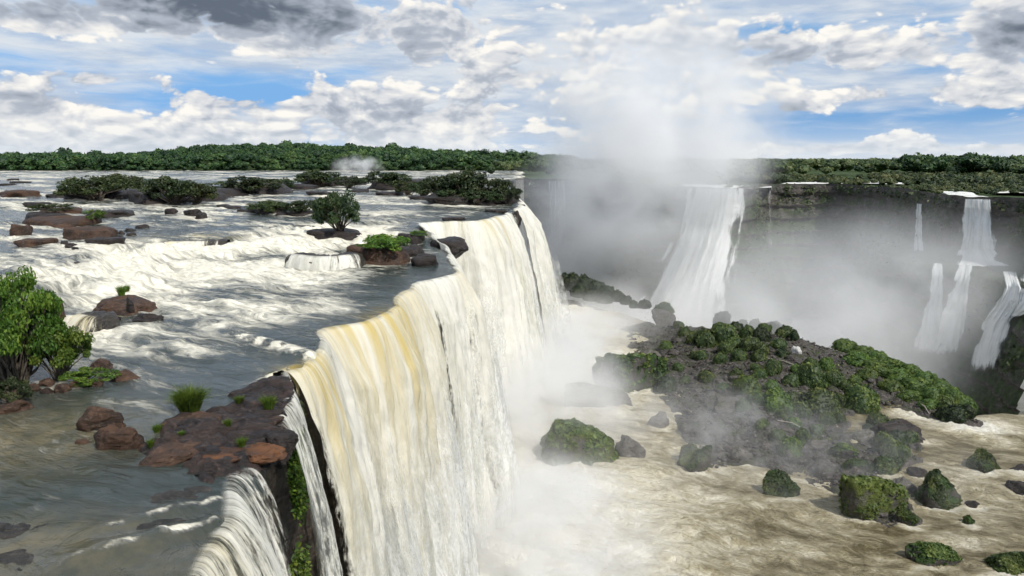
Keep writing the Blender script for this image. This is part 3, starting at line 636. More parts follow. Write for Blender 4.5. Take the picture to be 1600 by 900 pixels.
# ------------------------------------------------------------------ far side: plateau ground, cliff wall, canyon falls
Dg = np.r_[np.linspace(170, 700, 150), np.exp(np.linspace(math.log(706), math.log(22000), 90))]; Xg = np.linspace(-1.4, 1.6, 420)
P = fan(Dg, Xg); sdg = sdist(P, CANYON)
pxs = 800+P[:, 0]/P[:, 1]*FPX
def hill(P):
    pxs = 800+P[:, 0]/P[:, 1]*FPX
    top = np.interp(pxs, [-400, 0, 150, 250, 300, 380, 450, 520, 650, 800, 900], [1, 1.5, 2, 6, 10, 15, 14, 13, 8, 2, 0])
    return top*sst(P[:, 1], 745, 960)
zg = 33.3+hill(P)+0.35*fbm(P[:, 0]*.03, P[:, 1]*.03, 0, 3, 101)+1.0*sst(P[:, 1], 740, 760)*(pxs < 860)
ragged = sdg+2.0*fbm(P[:, 0]*.05, P[:, 1]*.05, 0, 3, 102)
keep = (sdg < -0.5) & ~((P[:, 1] < 250) & (P[:, 0] < 60))
F = grid_faces(len(Dg), len(Xg), keep); V = np.column_stack([P, zg]); V, F = compact(V, F)
tag(link('ground', mesh('ground', V, F[:, ::-1], M_SOIL)), kind='structure')

PF, sF = resample(np.concatenate([[L_D[-1]], FAR]), 1.2); nF = normals2(PF, 31)
pxF = 800+PF[:, 0]/PF[:, 1]*FPX
ledge = 3+11*sst(pxF, 1330, 1460)+3*fbm(sF*.05, 0*sF, 0, 3, 111)
talus = 12+16*np.exp(-((pxF-1080)/140)**2)+8*np.exp(-((pxF-1280)/120)**2)
prof = []
for r in np.linspace(0, 1, 90):
    # z from rim to canyon floor
    z = ZU+.6-r*(ZU+.6-ZC+2)
    o = -1.5+2.0*r + ledge*sst(r, .30, .36) + talus*np.maximum(r-.36, 0)**1.25
    z = z+0*sF
    blocky = 1.1*np.round(2.5*fbm(sF*.11, z*.09, 0, 3, 113))/2.5+1.6*fbm(sF*.05, z*.05, 0, 4, 115)+.6*fbm(sF*.5, z*.12, 0, 3, 117)
    zz_s = z/5.2+.5*fbm(sF*.03, z*.02, 0, 2, 121); o = o+blocky*min(1, r*8+.15)-1.3*(zz_s-np.floor(zz_s))*min(1, r*8)
    zt = z+(0.7*fbm(sF*.12, 0*sF, 0, 3, 119) if r < .02 else 0)
    prof.append(np.column_stack([PF[:, 0]+nF[:, 0]*o, PF[:, 1]+nF[:, 1]*o, zt]))
WV, WF = np.concatenate(prof), grid_faces(90, len(PF))
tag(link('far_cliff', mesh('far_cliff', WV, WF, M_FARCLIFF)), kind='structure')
top2 = PF[:, :2]-nF*9
RV = np.concatenate([np.column_stack([top2, 0*sF+33.0]), prof[0]])
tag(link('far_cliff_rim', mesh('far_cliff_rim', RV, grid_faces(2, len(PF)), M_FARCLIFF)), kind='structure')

def bvh(V, F):
    return BVHTree.FromPolygons([tuple(v) for v in V], [tuple(int(i) for i in f) for f in F])
B_WALL = bvh(WV, WF); B_ISL = bvh(ISL_V, ISL_F); B_RIV = bvh(RIVER_V, RIVER_F)
def shoot(tree, px, py):
    d = Vector(ray(px, py)).normalized(); h = tree.ray_cast(Vector((0, 0, CZ)), d)
    return None if h[0] is None else np.array(h[0])

FALLPX = []
def draped_fall(label, rows, seed, cover=.9, nx=40, ny=70, off=2.4, group='waterfalls across the canyon'):
    """a fall lying on the far wall; rows: (left px, right px, py) from lip to foot"""
    FALLPX.append(np.array([(r[0]-4, r[2]-4) for r in rows]+[(r[1]+4, r[2]) for r in rows[::-1]], float))
    ys = np.array([r[2] for r in rows], float); k = np.linspace(0, 1, ny); yy = np.interp(k, np.linspace(0, 1, len(rows)), ys)
    ll = np.interp(yy, ys, [r[0] for r in rows]); rr = np.interp(yy, ys, [r[1] for r in rows])
    D = np.zeros((ny, nx)); X = np.zeros((ny, nx))
    for j in range(ny):
        for i in range(nx):
            x = ll[j]+(rr[j]-ll[j])*i/(nx-1); X[j, i] = x
            h = shoot(B_WALL, x, yy[j]); D[j, i] = h[1] if h is not None else (D[j-1, i] if j else PF[np.argmin(abs(pxF-x)), 1])
    D[0] = np.minimum(D[0], D[1]+4)
    D = smooth1(D, 9); D = smooth1(D.T, 9).T
    V = []; s0 = []; 
    for j in range(ny):
        for i in range(nx):
            u = i/(nx-1)
            V.append(at_dist(X[j, i], yy[j], D[j, i]-off-.5*vnoise(i*.35, j*.06, 0, seed)))
    V = np.array(V); z0 = V[:nx, 2].mean()
    wid = np.linalg.norm(V[nx*(ny//2)]-V[nx*(ny//2)+nx-1])
    uu = np.tile(np.linspace(0, 1, nx), ny)
    fa = np.column_stack([uu*wid*.9, z0-V[:, 2], 0*uu+seed*2.3])
    vv = np.repeat(np.linspace(0, 1, ny), nx); cv = cover*np.clip((np.minimum(uu, 1-uu)+.16*fbm(uu*wid*.5, vv*7, 0, 3, seed))/.22, 0.0, 1)*np.clip((1-vv)/.14, .2, 1)
    root = empty('waterfall', tuple(V[nx*(ny-1):].mean(0)))
    tag(root, label, 'waterfall', group)
    o = link('water_curtain', mesh('water_curtain', V-np.array(root.location), grid_faces(ny, nx), M_FARFALL, {'cover': cv}, True, {'fall': fa}), root)
    return root
draped_fall('wide pale waterfall fanning out at its foot, in the middle of the misty far cliff', [(1066, 1174, 294), (1056, 1168, 340), (1040, 1160, 385), (1010, 1150, 440), (970, 1150, 500), (950, 1160, 560)], 3, 1.1, nx=60)
draped_fall('faint veil of water half lost in mist, nearest to the big curtains', [(800, 822, 281), (800, 826, 400), (800, 830, 480)], 5, .62)
draped_fall('broad faint veil of falling water behind the mist, second from the canyon head', [(850, 890, 283), (846, 892, 380), (838, 898, 470)], 7, .66)
draped_fall('narrow pale trickle on the misty wall, third from the canyon head', [(912, 926, 284), (908, 926, 360), (900, 926, 440)], 9, .52)
draped_fall('pale trickle beside the dark hollow in the misty wall, before the wide fanning fall', [(944, 962, 286), (940, 960, 340), (934, 950, 380)], 10, .5)
draped_fall('hair-thin ribbon of water just beyond the wide fanning fall', [(1201, 1206, 293), (1200, 1206, 350), (1200, 1208, 400)], 11, .60, nx=10)
draped_fall('short slender waterfall halfway down the cliff, beside the tall two-step fall', [(1430, 1441, 318), (1426, 1443, 360), (1424, 1448, 400)], 12, .9, nx=16)
draped_fall('bright white upper plunge of the stepped fall, dropping onto the green ledge', [(1499, 1555, 311), (1497, 1557, 350), (1493, 1559, 388), (1484, 1576, 408), (1466, 1612, 419)], 13, 1.2)
draped_fall('leftmost lower cascade under the green ledge, thin and misty', [(1454, 1475, 411), (1450, 1478, 450), (1436, 1475, 500), (1418, 1474, 565)], 15, 1.1, nx=30)
draped_fall('middle lower cascade under the green ledge, bending around a dark rock', [(1496, 1522, 414), (1484, 1520, 450), (1464, 1514, 490), (1448, 1506, 570)], 16, 1.15, nx=34)
draped_fall('widest lower cascade under the green ledge, running into the canyon', [(1562, 1590, 424), (1566, 1600, 450), (1552, 1598, 478), (1530, 1584, 505), (1518, 1572, 540), (1506, 1566, 592)], 17, 1.2, nx=50)
draped_fall('lower cascade at the canyon wall\'s visible end, joining the widest one halfway down', [(1592, 1650, 422), (1588, 1650, 450), (1570, 1630, 480), (1556, 1590, 500)], 18, .9, nx=40)

# ------------------------------------------------------------------ rocks
def rock_verts(seed, lvl, planes=13, rough=.13, flat=False):
    rng = np.random.default_rng(seed); V, F = ico(lvl)
    N = rng.normal(size=(planes, 3)); N /= np.linalg.norm(N, axis=1)[:, None]; d = rng.uniform(.62, 1.0, planes)
    if flat: N = np.vstack([N, (rng.normal(0, .08), rng.normal(0, .08), 1)]); d = np.r_[d, .5]
    q = np.maximum(V@N.T, 0)/d; r = (np.sum(q**18, 1)+.6**18)**(-1/18.)
    r = np.minimum(r, 1.35)
    W = V*r[:, None]; o = seed*7.13
    n = fbm(W[:, 0]*1.6+o, W[:, 1]*1.6, W[:, 2]*1.6, 5, seed % 97, .55)
    cr = np.abs(fbm(W[:, 0]*1.1-o, W[:, 1]*1.1, W[:, 2]*2.4, 3, (seed+3) % 97))
    fc = np.round(3*vnoise(W[:, 0]*1.3-o, W[:, 1]*1.3, W[:, 2]*2.6+o, seed % 89))/3
    W = W*(1+rough*(1.1*n+.75*fc)-1.0*rough*np.exp(-cr*22))[:, None]
    m = np.abs(W[:, :2]).max(0); W[:, :2] /= m; W[:, 2] /= W[:, 2].max()
    return W, F
ROCKS = {}
def rock_mesh(seed, lvl, m, flat=False, rough=.13):
    k = (seed, lvl, m.name, flat)
    if k not in ROCKS:
        V, F = rock_verts(seed, lvl, 13, rough, flat); ROCKS[k] = mesh('rock', V, F, m)
    return ROCKS[k]
def spot(px, by, w_, h_, tree, depth=.8, zdef=ZR):
    g = shoot(tree, px, by)
    if g is None: g = at_level(px, by, zdef)
    d = np.linalg.norm(g-np.array((0, 0, CZ))); dep = math.asin((CZ-g[2])/d)
    W = w_/FPX*g[1]; Dp = W*depth; H = .85*max(.15*W, h_/FPX*d-.9*Dp*math.sin(dep))
    c = g+np.array((g[0]/g[1], 1.0, 0))*Dp*.42
    return c, W, Dp, H, g
rng0 = random.Random(5)
def rock(px, by, w_, h_, m, label, group=None, lvl=3, tree=None, flat=False, name='rock', depth=.8, cat='rock', sink=.28, seed=None):
    c, W, Dp, H, g = spot(px, by, w_, h_, tree or B_RIV, depth)
    sd_ = seed if seed is not None else rng0.randrange(1, 13 if lvl < 4 else 4000)
    o = link(name, rock_mesh(sd_, lvl, m, flat), None, (c[0], c[1], g[2]-H*sink*.4), rng0.choice((-.25, 0, .2, 2.9, 3.3)), (W*.56, Dp*.55, H*(1.05+sink*.4)))
    return tag(o, label, cat, group)

LEDGE = np.array([at_level(*p, ZR) for p in ((226, 700), (262, 668), (330, 640), (372, 615), (425, 588), (452, 584), (470, 604), (450, 650), (440, 700), (396, 738), (330, 752), (285, 742))])[:, :2]
gx, gy = np.meshgrid(np.arange(LEDGE[:, 0].min()-1, LEDGE[:, 0].max()+1, .13), np.arange(LEDGE[:, 1].min()-1, LEDGE[:, 1].max()+1, .13))
P = np.column_stack([gx.ravel(), gy.ravel()]); ls = sdist(P, LEDGE)+1.0*fbm(P[:, 0]*.6, P[:, 1]*.6, 0, 4, 131)
cell = np.round(2.2*fbm(P[:, 0]*.28, P[:, 1]*.42, 0, 3, 133)+1)/2.2; crk = np.exp(-np.abs(fbm(P[:, 0]*.45, P[:, 1]*.6, 0, 3, 135))*26)
hz = ZR+.30*cell+.22*fbm(P[:, 0]*1.1, P[:, 1]*1.1, 0, 4, 137)-.28*crk+.30*sst(ls, 0, 1.2)-.1+np.minimum(ls, 0)*.9
F = grid_faces(*gx.shape, (ls > -1.2) & (sdist(P, CANYON) < .25)); V, F = compact(np.column_stack([P, hz]), F)
tag(link('rock_ledge', mesh('rock_ledge', V-V.mean(0), F, rock_material('ledge_rock', (0.014, 0.012, 0.012), (0.036, 0.025, 0.021), (0.085, 0.058, 0.046), wet=.7, lichen=(.17, .075, .03))), None, tuple(V.mean(0))), 'broad dark basalt ledge at the brink, with brown and orange slabs lying on it', 'rock ledge')
# heroes by the near shore
rock(190, 494, 128, 36, M_RED, 'big reddish-brown boulder topped by two grass tufts, in the foaming rapids', lvl=4, name='boulder', cat='boulder', seed=151, depth=1.0, flat=True)
rock(234, 504, 50, 18, M_ROCK, 'low black boulder at the foot of the big reddish one in the rapids', lvl=4, name='boulder', cat='boulder', seed=102)
rock(88, 506, 42, 40, M_RED, 'brown angular boulder beside the amber chute, against the big leafy shrub', lvl=4, name='boulder', cat='boulder', seed=103)
rock(152, 674, 82, 44, M_RED, 'craggy brown rock alone in the calm water, the upper of a pair', lvl=4, seed=104, depth=.6)
rock(184, 702, 84, 46, M_RED, 'craggy brown rock with pale stains in the calm water, the lower of a pair', lvl=4, seed=105, depth=.6)
rock(127, 695, 24, 10, M_RED, 'small brown stone poking out of the calm water beside the two craggy rocks', lvl=3)
for p, m_, lab, sd_ in (
    ((300, 678, 100, 46), M_RED, 'flat brown slab right under the round grass tuft', 111), ((276, 728, 100, 48), M_RED, 'broad dull-brown slab split by a crack, lowest on the ledge', 112),
    ((352, 726, 80, 42), M_ORANGE, 'rust-orange slab with a crack along it, in the middle of the ledge', 113), ((402, 722, 84, 44), M_ORANGE, 'rust-orange slab running to the cliff edge', 114),
    ((398, 680, 80, 30), M_RED, 'dark brown slab behind the orange ones, with a small plant on it', 115), ((420, 655, 60, 34), M_ROCK, 'black wet slab at the cliff edge under a dark leafy tuft', 116),
    ((356, 676, 40, 22), M_ROCK, 'small dark stone wedged between the brown slab and the ledge', 117), ((432, 612, 60, 14), M_ROCK, 'thin wet slab under the sheet of water at the curtain\'s lip', 118),
    ((432, 700, 50, 40), M_ROCK, 'dark block hanging over the cliff edge of the ledge', 119), ((330, 745, 40, 22), M_ROCK, 'dark stump of rock between the ledge and the corner waterfall', 120),
    ((372, 640, 36, 14), M_ROCK, 'low dark stone with a leafy sprig behind the ledge', 121)):
    rock(p[0], p[1], p[2]*1.12, p[3]*.82, m_, lab, None, 4, None, True, 'rock_slab', .95, 'rock slab', .3, sd_)
for p, lab, sd_ in (((120, 898, 260, 40), 'broad dark wet rock shelf under thin water in the near corner, lowest of three', 161), ((235, 852, 200, 34), 'dark wet rock shelf between the two white wave crests', 162), ((290, 790, 150, 26), 'dark wet rock shelf above the upper wave crest, at the corner waterfall\'s lip', 163), ((60, 836, 170, 26), 'brownish wet rock shelf farthest from the lip, barely above the water', 164)):
    c, W, Dp, H, g = spot(*p, B_RIV, .75)
    tag(link('rock_shelf', rock_mesh(sd_, 4, M_WETLEDGE, True, .16), None, (c[0], c[1], ZR-.26), .3, (W*.55, Dp*.5, .34)), lab, 'rock shelf')
rock(24, 648, 84, 30, M_RED, 'rounded brown rock at the shore below the big leafy shrub', lvl=4, seed=131)
rock(158, 580, 42, 22, M_RED, 'reddish rock behind the bright low bush on the left shore', lvl=4, seed=132)
rock(196, 595, 46, 20, M_RED, 'reddish rock at the tip of the left shore, beyond the bright low bush', lvl=4, seed=133)
for i, p in enumerate(((72, 604, 26, 14), (96, 614, 26, 16), (74, 616, 22, 12), (50, 612, 30, 14), (120, 606, 30, 12), (150, 604, 26, 12), (20, 615, 30, 14), (5, 600, 40, 16))):
    rock(*p, M_RED, 'small brown stone among those along the shore under the big shrub', 'stones along the left shore', 3)
# ledges and boulders in the upper river
for p, m_, lab in (
    ((98, 334, 62, 11), M_RED, 'long reddish rock ledge, the topmost of three stacked in the upper river'), ((80, 346, 90, 14), M_ROCK, 'long dark rock ledge, the middle of three stacked in the upper river'),
    ((98, 356, 110, 16), M_RED, 'long ochre-stained rock ledge, the lowest of three stacked in the upper river'), ((34, 368, 32, 18), M_RED, 'blocky brown boulder beside the stacked ledges'),
    ((52, 385, 58, 14), M_RED, 'flat tablet-shaped brown rock, below the blocky boulder'), ((138, 375, 80, 23), M_RED, 'large brown rock carrying a yellow-green bush in the rapids'),
    ((160, 381, 52, 12), M_ROCK, 'black wet rock hugging the large brown rock with the yellow-green bush'), ((176, 340, 72, 11), M_ROCK, 'long flat dark rock alone between ledges and island bushes'),
    ((270, 335, 22, 11), M_ROCK, 'rounded black boulder, the smaller one before the island bushes'), ((302, 338, 26, 13), M_ROCK, 'black boulder with a stone leaning on it, before the island bushes'),
    ((316, 343, 26, 12), M_ROCK, 'black stone leaning on the boulder before the island bushes'), ((36, 308, 70, 9), M_RED, 'low reddish rock shelf out in the smooth far river'),
    ((92, 309, 34, 7), M_ROCK, 'low dark rock shelf reaching the island bushes'), ((640, 381, 50, 22), M_ROCK, 'round black rock with a green patch, top of the cascade beside the big mound'),
    ((642, 402, 44, 24), M_ROCK, 'dark red-brown rock in the cascade beside the big mound'), ((662, 416, 44, 24), M_ROCK, 'dark wet rock at the brink below the cascade'), ((700, 388, 60, 22), M_ROCK, 'black wet rock streaked by water over the brink'),
    ((588, 416, 104, 46), M_RED, 'big dark mound of rock capped with green plants, above the little water step'), ((520, 374, 90, 16), M_ROCK, 'low dark rock base under the tall lone bush'),
    ((706, 345, 36, 8), M_ROCK, 'dark rock breaking the yellow lip of the far curtain'), ((775, 333, 34, 8), M_ROCK, 'black rock on the river just before the far corner'), ((814, 327, 18, 9), M_ROCK, 'small black rock on the very corner of the falls'),
    ((205, 492, 20, 30), M_ROCK, 'dark upright stone shouldering the big reddish boulder')):
    rock(*p, m_, lab, None, 3, None, h_flat := (p[3]*2 < p[2]*1.3), 'rock', .7 if not h_flat else 1.1)
for p in ((100, 382, 14, 6), (115, 385, 18, 6), (108, 388, 16, 6), (190, 366, 12, 6), (203, 362, 18, 6), (222, 357, 20, 7), (205, 368, 14, 5), (188, 371, 10, 4), (118, 390, 12, 5)):
    rock(*p, M_ROCK, 'one of the small dark stones around the rock with the yellow-green bush', 'stones around the bushy rock', 2)
for p in ((20, 282, 14, 3), (30, 286, 20, 3), (10, 290, 22, 3), (60, 322, 40, 4), (365, 326, 30, 6), (380, 331, 22, 6), (440, 336, 20, 6), (350, 323, 22, 5), (500, 305, 40, 6), (520, 312, 30, 5), (350, 308, 90, 6), (420, 300, 60, 5), (230, 302, 40, 5), (610, 306, 40, 6), (640, 300, 40, 6), (660, 312, 40, 8), (760, 322, 30, 5), (560, 300, 30, 4), (470, 296, 60, 5), (300, 300, 60, 5), (180, 312, 110, 8), (270, 318, 140, 9), (400, 304, 110, 7), (520, 292, 100, 6), (620, 296, 110, 7), (736, 320, 150, 8), (425, 333, 70, 7), (470, 338, 50, 8)):
    rock(*p, M_ROCK, 'low dark rock awash between the bushy islets of the upper river', 'low rocks between the bushy islets', 2, None, True, 'rock', 1.6)

for k_, (z_, w_, sd_) in enumerate(((33.2, 3.4, 501), (29.5, 3.0, 502), (25.0, 3.6, 503), (19.5, 3.2, 504), (13.5, 3.8, 505), (7.0, 4.4, 506))):
    q = J_D[min(3, len(J_D)-1)]; o_ = .6+2.2*((ZR-min(z_, ZR))/ZR)**1.3
    tag(link('rock', rock_mesh(sd_, 3, M_ROCK, False), None, (q[0]+.75*o_, q[1]-.66*o_, z_-1), k_*.9, (w_*.55, w_*.5, w_*.8)), 'black wet rock in the vertical gap between the last two curtains', 'rock', 'black rocks of the gap')
# ------------------------------------------------------------------ leaves, shrubs, tufts
def leaf_cards(C, up, size, rng, slim=.5):
    """one rhombus leaf (or spray of leaves) at each point of C, facing roughly along up"""
    n = len(C); nrm = up+rng.normal(0, .75, (n, 3)); nrm /= np.linalg.norm(nrm, axis=1)[:, None]+1e-9
    t = rng.normal(size=(n, 3)); t -= nrm*np.sum(t*nrm, 1)[:, None]; t /= np.linalg.norm(t, axis=1)[:, None]+1e-9
    b = np.cross(nrm, t); s = (size*rng.uniform(.6, 1.3, n))[:, None]
    V = np.stack([C-t*s, C+b*s*slim+nrm*s*.15, C+t*s, C-b*s*slim+nrm*s*.15], 1).reshape(-1, 3)
    return V, np.arange(4*n).reshape(-1, 4)
def tube(path, r0, r1, k=5):
    path = np.asarray(path, float); n = len(path); V = []; a = np.arange(k)*2*math.pi/k
    for i, p in enumerate(path):
        t = path[min(i+1, n-1)]-path[max(i-1, 0)]; t /= np.linalg.norm(t)+1e-9
        x = np.cross(t, (0.3, .9, .1)); x /= np.linalg.norm(x)+1e-9; y = np.cross(t, x); r = r0+(r1-r0)*i/(n-1)
        V.append(p+r*(np.cos(a)[:, None]*x+np.sin(a)[:, None]*y))
    V = np.concatenate(V); F = []
    for i in range(n-1):
        for j in range(k): F.append((i*k+j, i*k+(j+1) % k, (i+1)*k+(j+1) % k, (i+1)*k+j))
    return V, np.array(F)
def join(parts):
    VV, FF, o = [], [], 0
    for V, F in parts: VV.append(V); FF.append(F+o); o += len(V)
    return np.concatenate(VV), np.concatenate(FF)
def shrub_arrays(seed, clumps=26, leaves=230, leaf=.055, base=.18, cr=.24, wide=1.0, spread=1.0):
    """unit shrub: about 2 wide, 1 high; several stems fanning from the ground"""
    rng = np.random.default_rng(seed); Cs = []
    for i in range(clumps):
        a = rng.uniform(0, 2*math.pi); rr = math.sqrt(rng.uniform(0, 1))*.82*spread
        z = base+(1-base-.12)*(rng.uniform(.15, 1)**.8)*(1-.5*rr**2)
        Cs.append((rr*math.cos(a)*wide, rr*math.sin(a), z, cr*rng.uniform(.6, 1.25), rng.uniform(0, 1)))
    V, T = [], []; tubes = []
    for x, y, z, r, ti in Cs:
        n = int(leaves*rng.uniform(.6, 1.3)); d = rng.normal(size=(n, 3)); d /= np.linalg.norm(d, axis=1)[:, None]
        p = np.array((x, y, z))+d*(r*rng.uniform(.25, 1.0, n)**.6)[:, None]*np.array((1.15, 1.15, .62))
        k = p[:, 2] > .02; p = p[k]; d = d[k]
        v, _ = leaf_cards(p, d*.6+np.array((0, 0, .7)), leaf, rng); V.append(v)
        T.append(np.repeat(np.clip(ti*.55+rng.uniform(0, .45, len(p)), 0, 1), 4))
        q = np.array((rng.normal(0, .08), rng.normal(0, .08), -.05)); mid = np.array((x*.45, y*.45, z*.55))+rng.normal(0, .04, 3)
        tubes.append(tube((q, mid, (x, y, z)), .022, .007))
    V = np.concatenate(V); F = np.arange(len(V)).reshape(-1, 4); tv, tf = join(tubes)
    return V, F, np.concatenate(T), tv, tf
SHR = {}
def shrub_meshes(kind, v):
    if (kind, v) not in SHR:
        prm = {'bright': dict(m=M_LEAF), 'dark': dict(m=M_LEAFD), 'olive': dict(m=M_LEAFO)}[kind]
        V, F, T, tv, tf = shrub_arrays(200+v*7, clumps=(40, 52, 30, 36)[v % 4], leaves=(110, 100, 95, 120)[v % 4], leaf=.05, cr=.19)
        SHR[(kind, v)] = (mesh('crown', V, F, prm['m'], {'tint': T}, False), mesh('trunk', tv, tf, M_BARK))
    return SHR[(kind, v)]
def shrub(px, by, w_, h_, kind, label, group=None, name='shrub', cat='shrub', v=None, tree=None, z=None):
    c, W, Dp, H, g = spot(px, by, w_, h_, tree or B_RIV, .8)
    if any(q in label for q in ('capping', 'large brown rock', 'stacked ledges', 'round black rock', 'tall lone dark')):
        g = land(px, by-min(h_*.5, 9)); c = g+np.array((g[0]/g[1], 1, 0))*W*.25; z = g[2]-.15
    H = max(H, h_/FPX*g[1]*.92)
    v = rng0.randrange(4) if v is None else v
    r = empty(name, (c[0], c[1], g[2] if z is None else z), rng0.uniform(0, 6.28), (W*.62, W*.6, H*1.12)); tag(r, label, cat, group)
    a, b = shrub_meshes(kind, v); link('crown', a, r); link('trunk', b, r); return r
bpy.context.view_layer.update(); DG = bpy.context.evaluated_depsgraph_get()
def land(px, py):
    h = sc.ray_cast(DG, Vector((0, 0, CZ)), Vector(ray(px, py)).normalized()); return np.array(h[1]) if h[0] else at_level(px, py, ZR)
# the big shrub on the left shore and its neighbours: leaves of their own size
def big_shrub(px, by, w_, h_, m, label, seed, clumps, leaves, leaf, name='shrub', **kw):
    c, W, Dp, H, g = spot(px, by, w_, h_, B_RIV, .7)
    H = h_/FPX*g[1]*.97
    V, F, T, tv, tf = shrub_arrays(seed, clumps, leaves, leaf, **kw); s = np.array((W/2, W*.36, H))
    r = empty(name, (c[0], c[1], ZR-.1)); tag(r, label, 'shrub')
    link('crown', mesh('crown', V*s, F, m, {'tint': T}, False), r); link('trunk', mesh('trunk', tv*s, tf, M_BARK), r)
big_shrub(24, 612, 200, 232, M_LEAF, 'big bright-green leafy shrub on the rocky left shore, tallest bush in view', 301, 110, 190, .026, cr=.15)
big_shrub(96, 602, 120, 112, M_LEAF, 'leafy bush leaning over the white water from beside the big bright shrub', 302, 60, 150, .04, base=.30, cr=.16)
big_shrub(140, 606, 110, 34, M_LEAF, 'low spreading bright-green bush at the tip of the left shore', 303, 40, 130, .04, base=.1, cr=.16)
big_shrub(20, 640, 90, 60, M_LEAFO, 'shady olive undergrowth bush below the big bright shrub', 304, 34, 150, .04, cr=.17)
for p, kind, lab, v in (
    ((150, 314, 100, 40), 'olive', 'wide olive bush, nearest on the first bushy islet from the smooth water', 0), ((186, 303, 66, 32), 'olive', 'taller rounded olive bush behind the wide one on the first islet', 1),
    ((112, 311, 40, 26), 'olive', 'thin straggling bush at the outer end of the first islet', 2), ((248, 308, 60, 32), 'olive', 'olive bush between the two clumps of the first islet', 3),
    ((272, 321, 84, 46), 'dark', 'dark upright bush, the bulkiest on the first islet', 1), ((306, 320, 60, 36), 'olive', 'olive bush leaning from the bulky dark one on the first islet', 0),
    ((394, 305, 80, 32), 'dark', 'dark bush crowning the second islet', 3), ((352, 302, 60, 20), 'olive', 'low bush at the near side of the second islet', 2), ((432, 298, 60, 20), 'dark', 'low dark bush at the far side of the second islet', 0),
    ((418, 334, 66, 20), 'olive', 'low brownish bush sprawling on a rock before the second islet', 1), ((470, 337, 46, 26), 'dark', 'round dark bush beside the tall lone bush, nearer the open water', 3),
    ((532, 372, 74, 70), 'dark', 'tall lone dark bush with a loose crown, on black rocks above the rapids', 0), ((506, 340, 40, 34), 'olive', 'thin bush just behind the tall lone bush', 2),
    ((500, 293, 66, 28), 'dark', 'dark bush on the third islet, nearer side', 1), ((545, 294, 54, 20), 'dark', 'flat dark bush in the middle of the third islet', 2), ((604, 297, 70, 32), 'dark', 'dark domed bush at the third islet\'s far side', 3),
    ((638, 306, 44, 24), 'olive', 'olive bush between the third islet and the dark grove', 0), ((662, 308, 44, 26), 'dark', 'dark bush at the foot of the dark grove, upstream side', 1),
    ((692, 317, 62, 46), 'dark', 'dark tree on the upstream side of the corner grove', 0), ((728, 319, 76, 56), 'dark', 'tallest dark tree in the middle of the corner grove', 1), ((762, 319, 66, 46), 'dark', 'dark tree on the brink side of the corner grove', 3), ((793, 320, 40, 32), 'dark', 'last dark bush of the corner grove, right above the brink', 2), ((710, 320, 60, 26), 'dark', 'low dark bush filling the front of the corner grove', 3), ((752, 321, 60, 24), 'dark', 'second low dark bush along the front of the corner grove', 0),
    ((148, 354, 30, 20), 'bright', 'yellow-green bush on the large brown rock in the rapids', 2), ((82, 340, 60, 16), 'olive', 'sparse olive scrub on the stacked ledges', 2),
    ((598, 404, 72, 30), 'bright', 'green plants capping the big dark mound of rock', 1), ((655, 376, 26, 12), 'bright', 'small green patch on the round black rock', 2)):
    shrub(*p, kind, lab, None, 'shrub' if 'tree' not in lab else 'tree', 'shrub' if 'tree' not in lab else 'tree', v)
# grass tufts on the near rocks
def tuft_mesh(seed, n=900, lean=.55, width=.02, m=None):
    rng = np.random.default_rng(seed); a = rng.uniform(0, 6.283, n); r0 = np.sqrt(rng.uniform(0, 1, n))*.55; ln = rng.uniform(.6, 1.05, n)
    p0 = np.column_stack([r0*np.cos(a), r0*np.sin(a), 0*a]); out = np.column_stack([np.cos(a), np.sin(a), 0*a])+rng.normal(0, .4, (n, 3))*np.array((1, 1, 0))
    out *= (r0*lean/.55*1.1+.08)[:, None]; side = np.column_stack([-np.sin(a), np.cos(a), 0*a])*width+rng.normal(0, width*.5, (n, 3))
    up = np.array((0, 0, 1.0))*(ln*(1-.25*r0))[:, None]
    p1 = p0+out*.35+up*.6; p2 = p0+out*1.0+up*(.95-.35*rng.uniform(0, 1, n))[:, None]
    V = np.stack([p0-side, p0+side, p1+side*.8, p1-side*.8, p2+side*.1, p2-side*.1], 1).reshape(-1, 3); i = np.arange(n)[:, None]*6
    F = np.concatenate([i+np.array((0, 1, 2, 3)), i+np.array((3, 2, 4, 5))])
    return mesh('grass_tuft', V, F, m or M_LEAF, {'tint': np.repeat(rng.uniform(0, 1, n), 6)}, False)
TUFTS = [tuft_mesh(i, 1600 if i == 0 else 420, width=.012 if i == 0 else .022) for i in range(3)]
for px, by, w_, h_, lab, v in ((297, 646, 56, 42, 'round bright-green grass tuft on the brown slab near the falls', 0), (190, 464, 16, 18, 'taller grass tuft on the big reddish boulder, with a second behind', 1), (198, 458, 12, 12, 'shorter grass tuft on the big reddish boulder', 2),
    (246, 678, 16, 16, 'small grass sprig at the outer edge of the broad dull slab', 1), (356, 668, 14, 14, 'grass sprig between the brown slab and the orange slabs', 2), (420, 642, 26, 26, 'dark leafy tuft on the black slab at the cliff edge', 1), (374, 632, 18, 14, 'leafy sprig on the low dark stone behind the ledge', 2), (378, 700, 18, 18, 'thin grass growing in the crack of the orange slab', 1), (284, 682, 12, 9, 'tiny sprig in the gap between the brown slab and dull slab', 2), (236, 702, 12, 18, 'olive sprig standing in the water beside the dull slab', 1)):
    g = land(px, by-2); W = w_/FPX*g[1]; H = h_/FPX*g[1]; c = g+np.array((g[0]/g[1], 1, 0))*W*.2
    zz_ = g[2]+.04
    tag(link('grass_tuft', TUFTS[v], None, (c[0], c[1], zz_-.1), rng0.uniform(0, 6), (W*.5, W*.5, H*1.25)), lab, 'grass tuft')
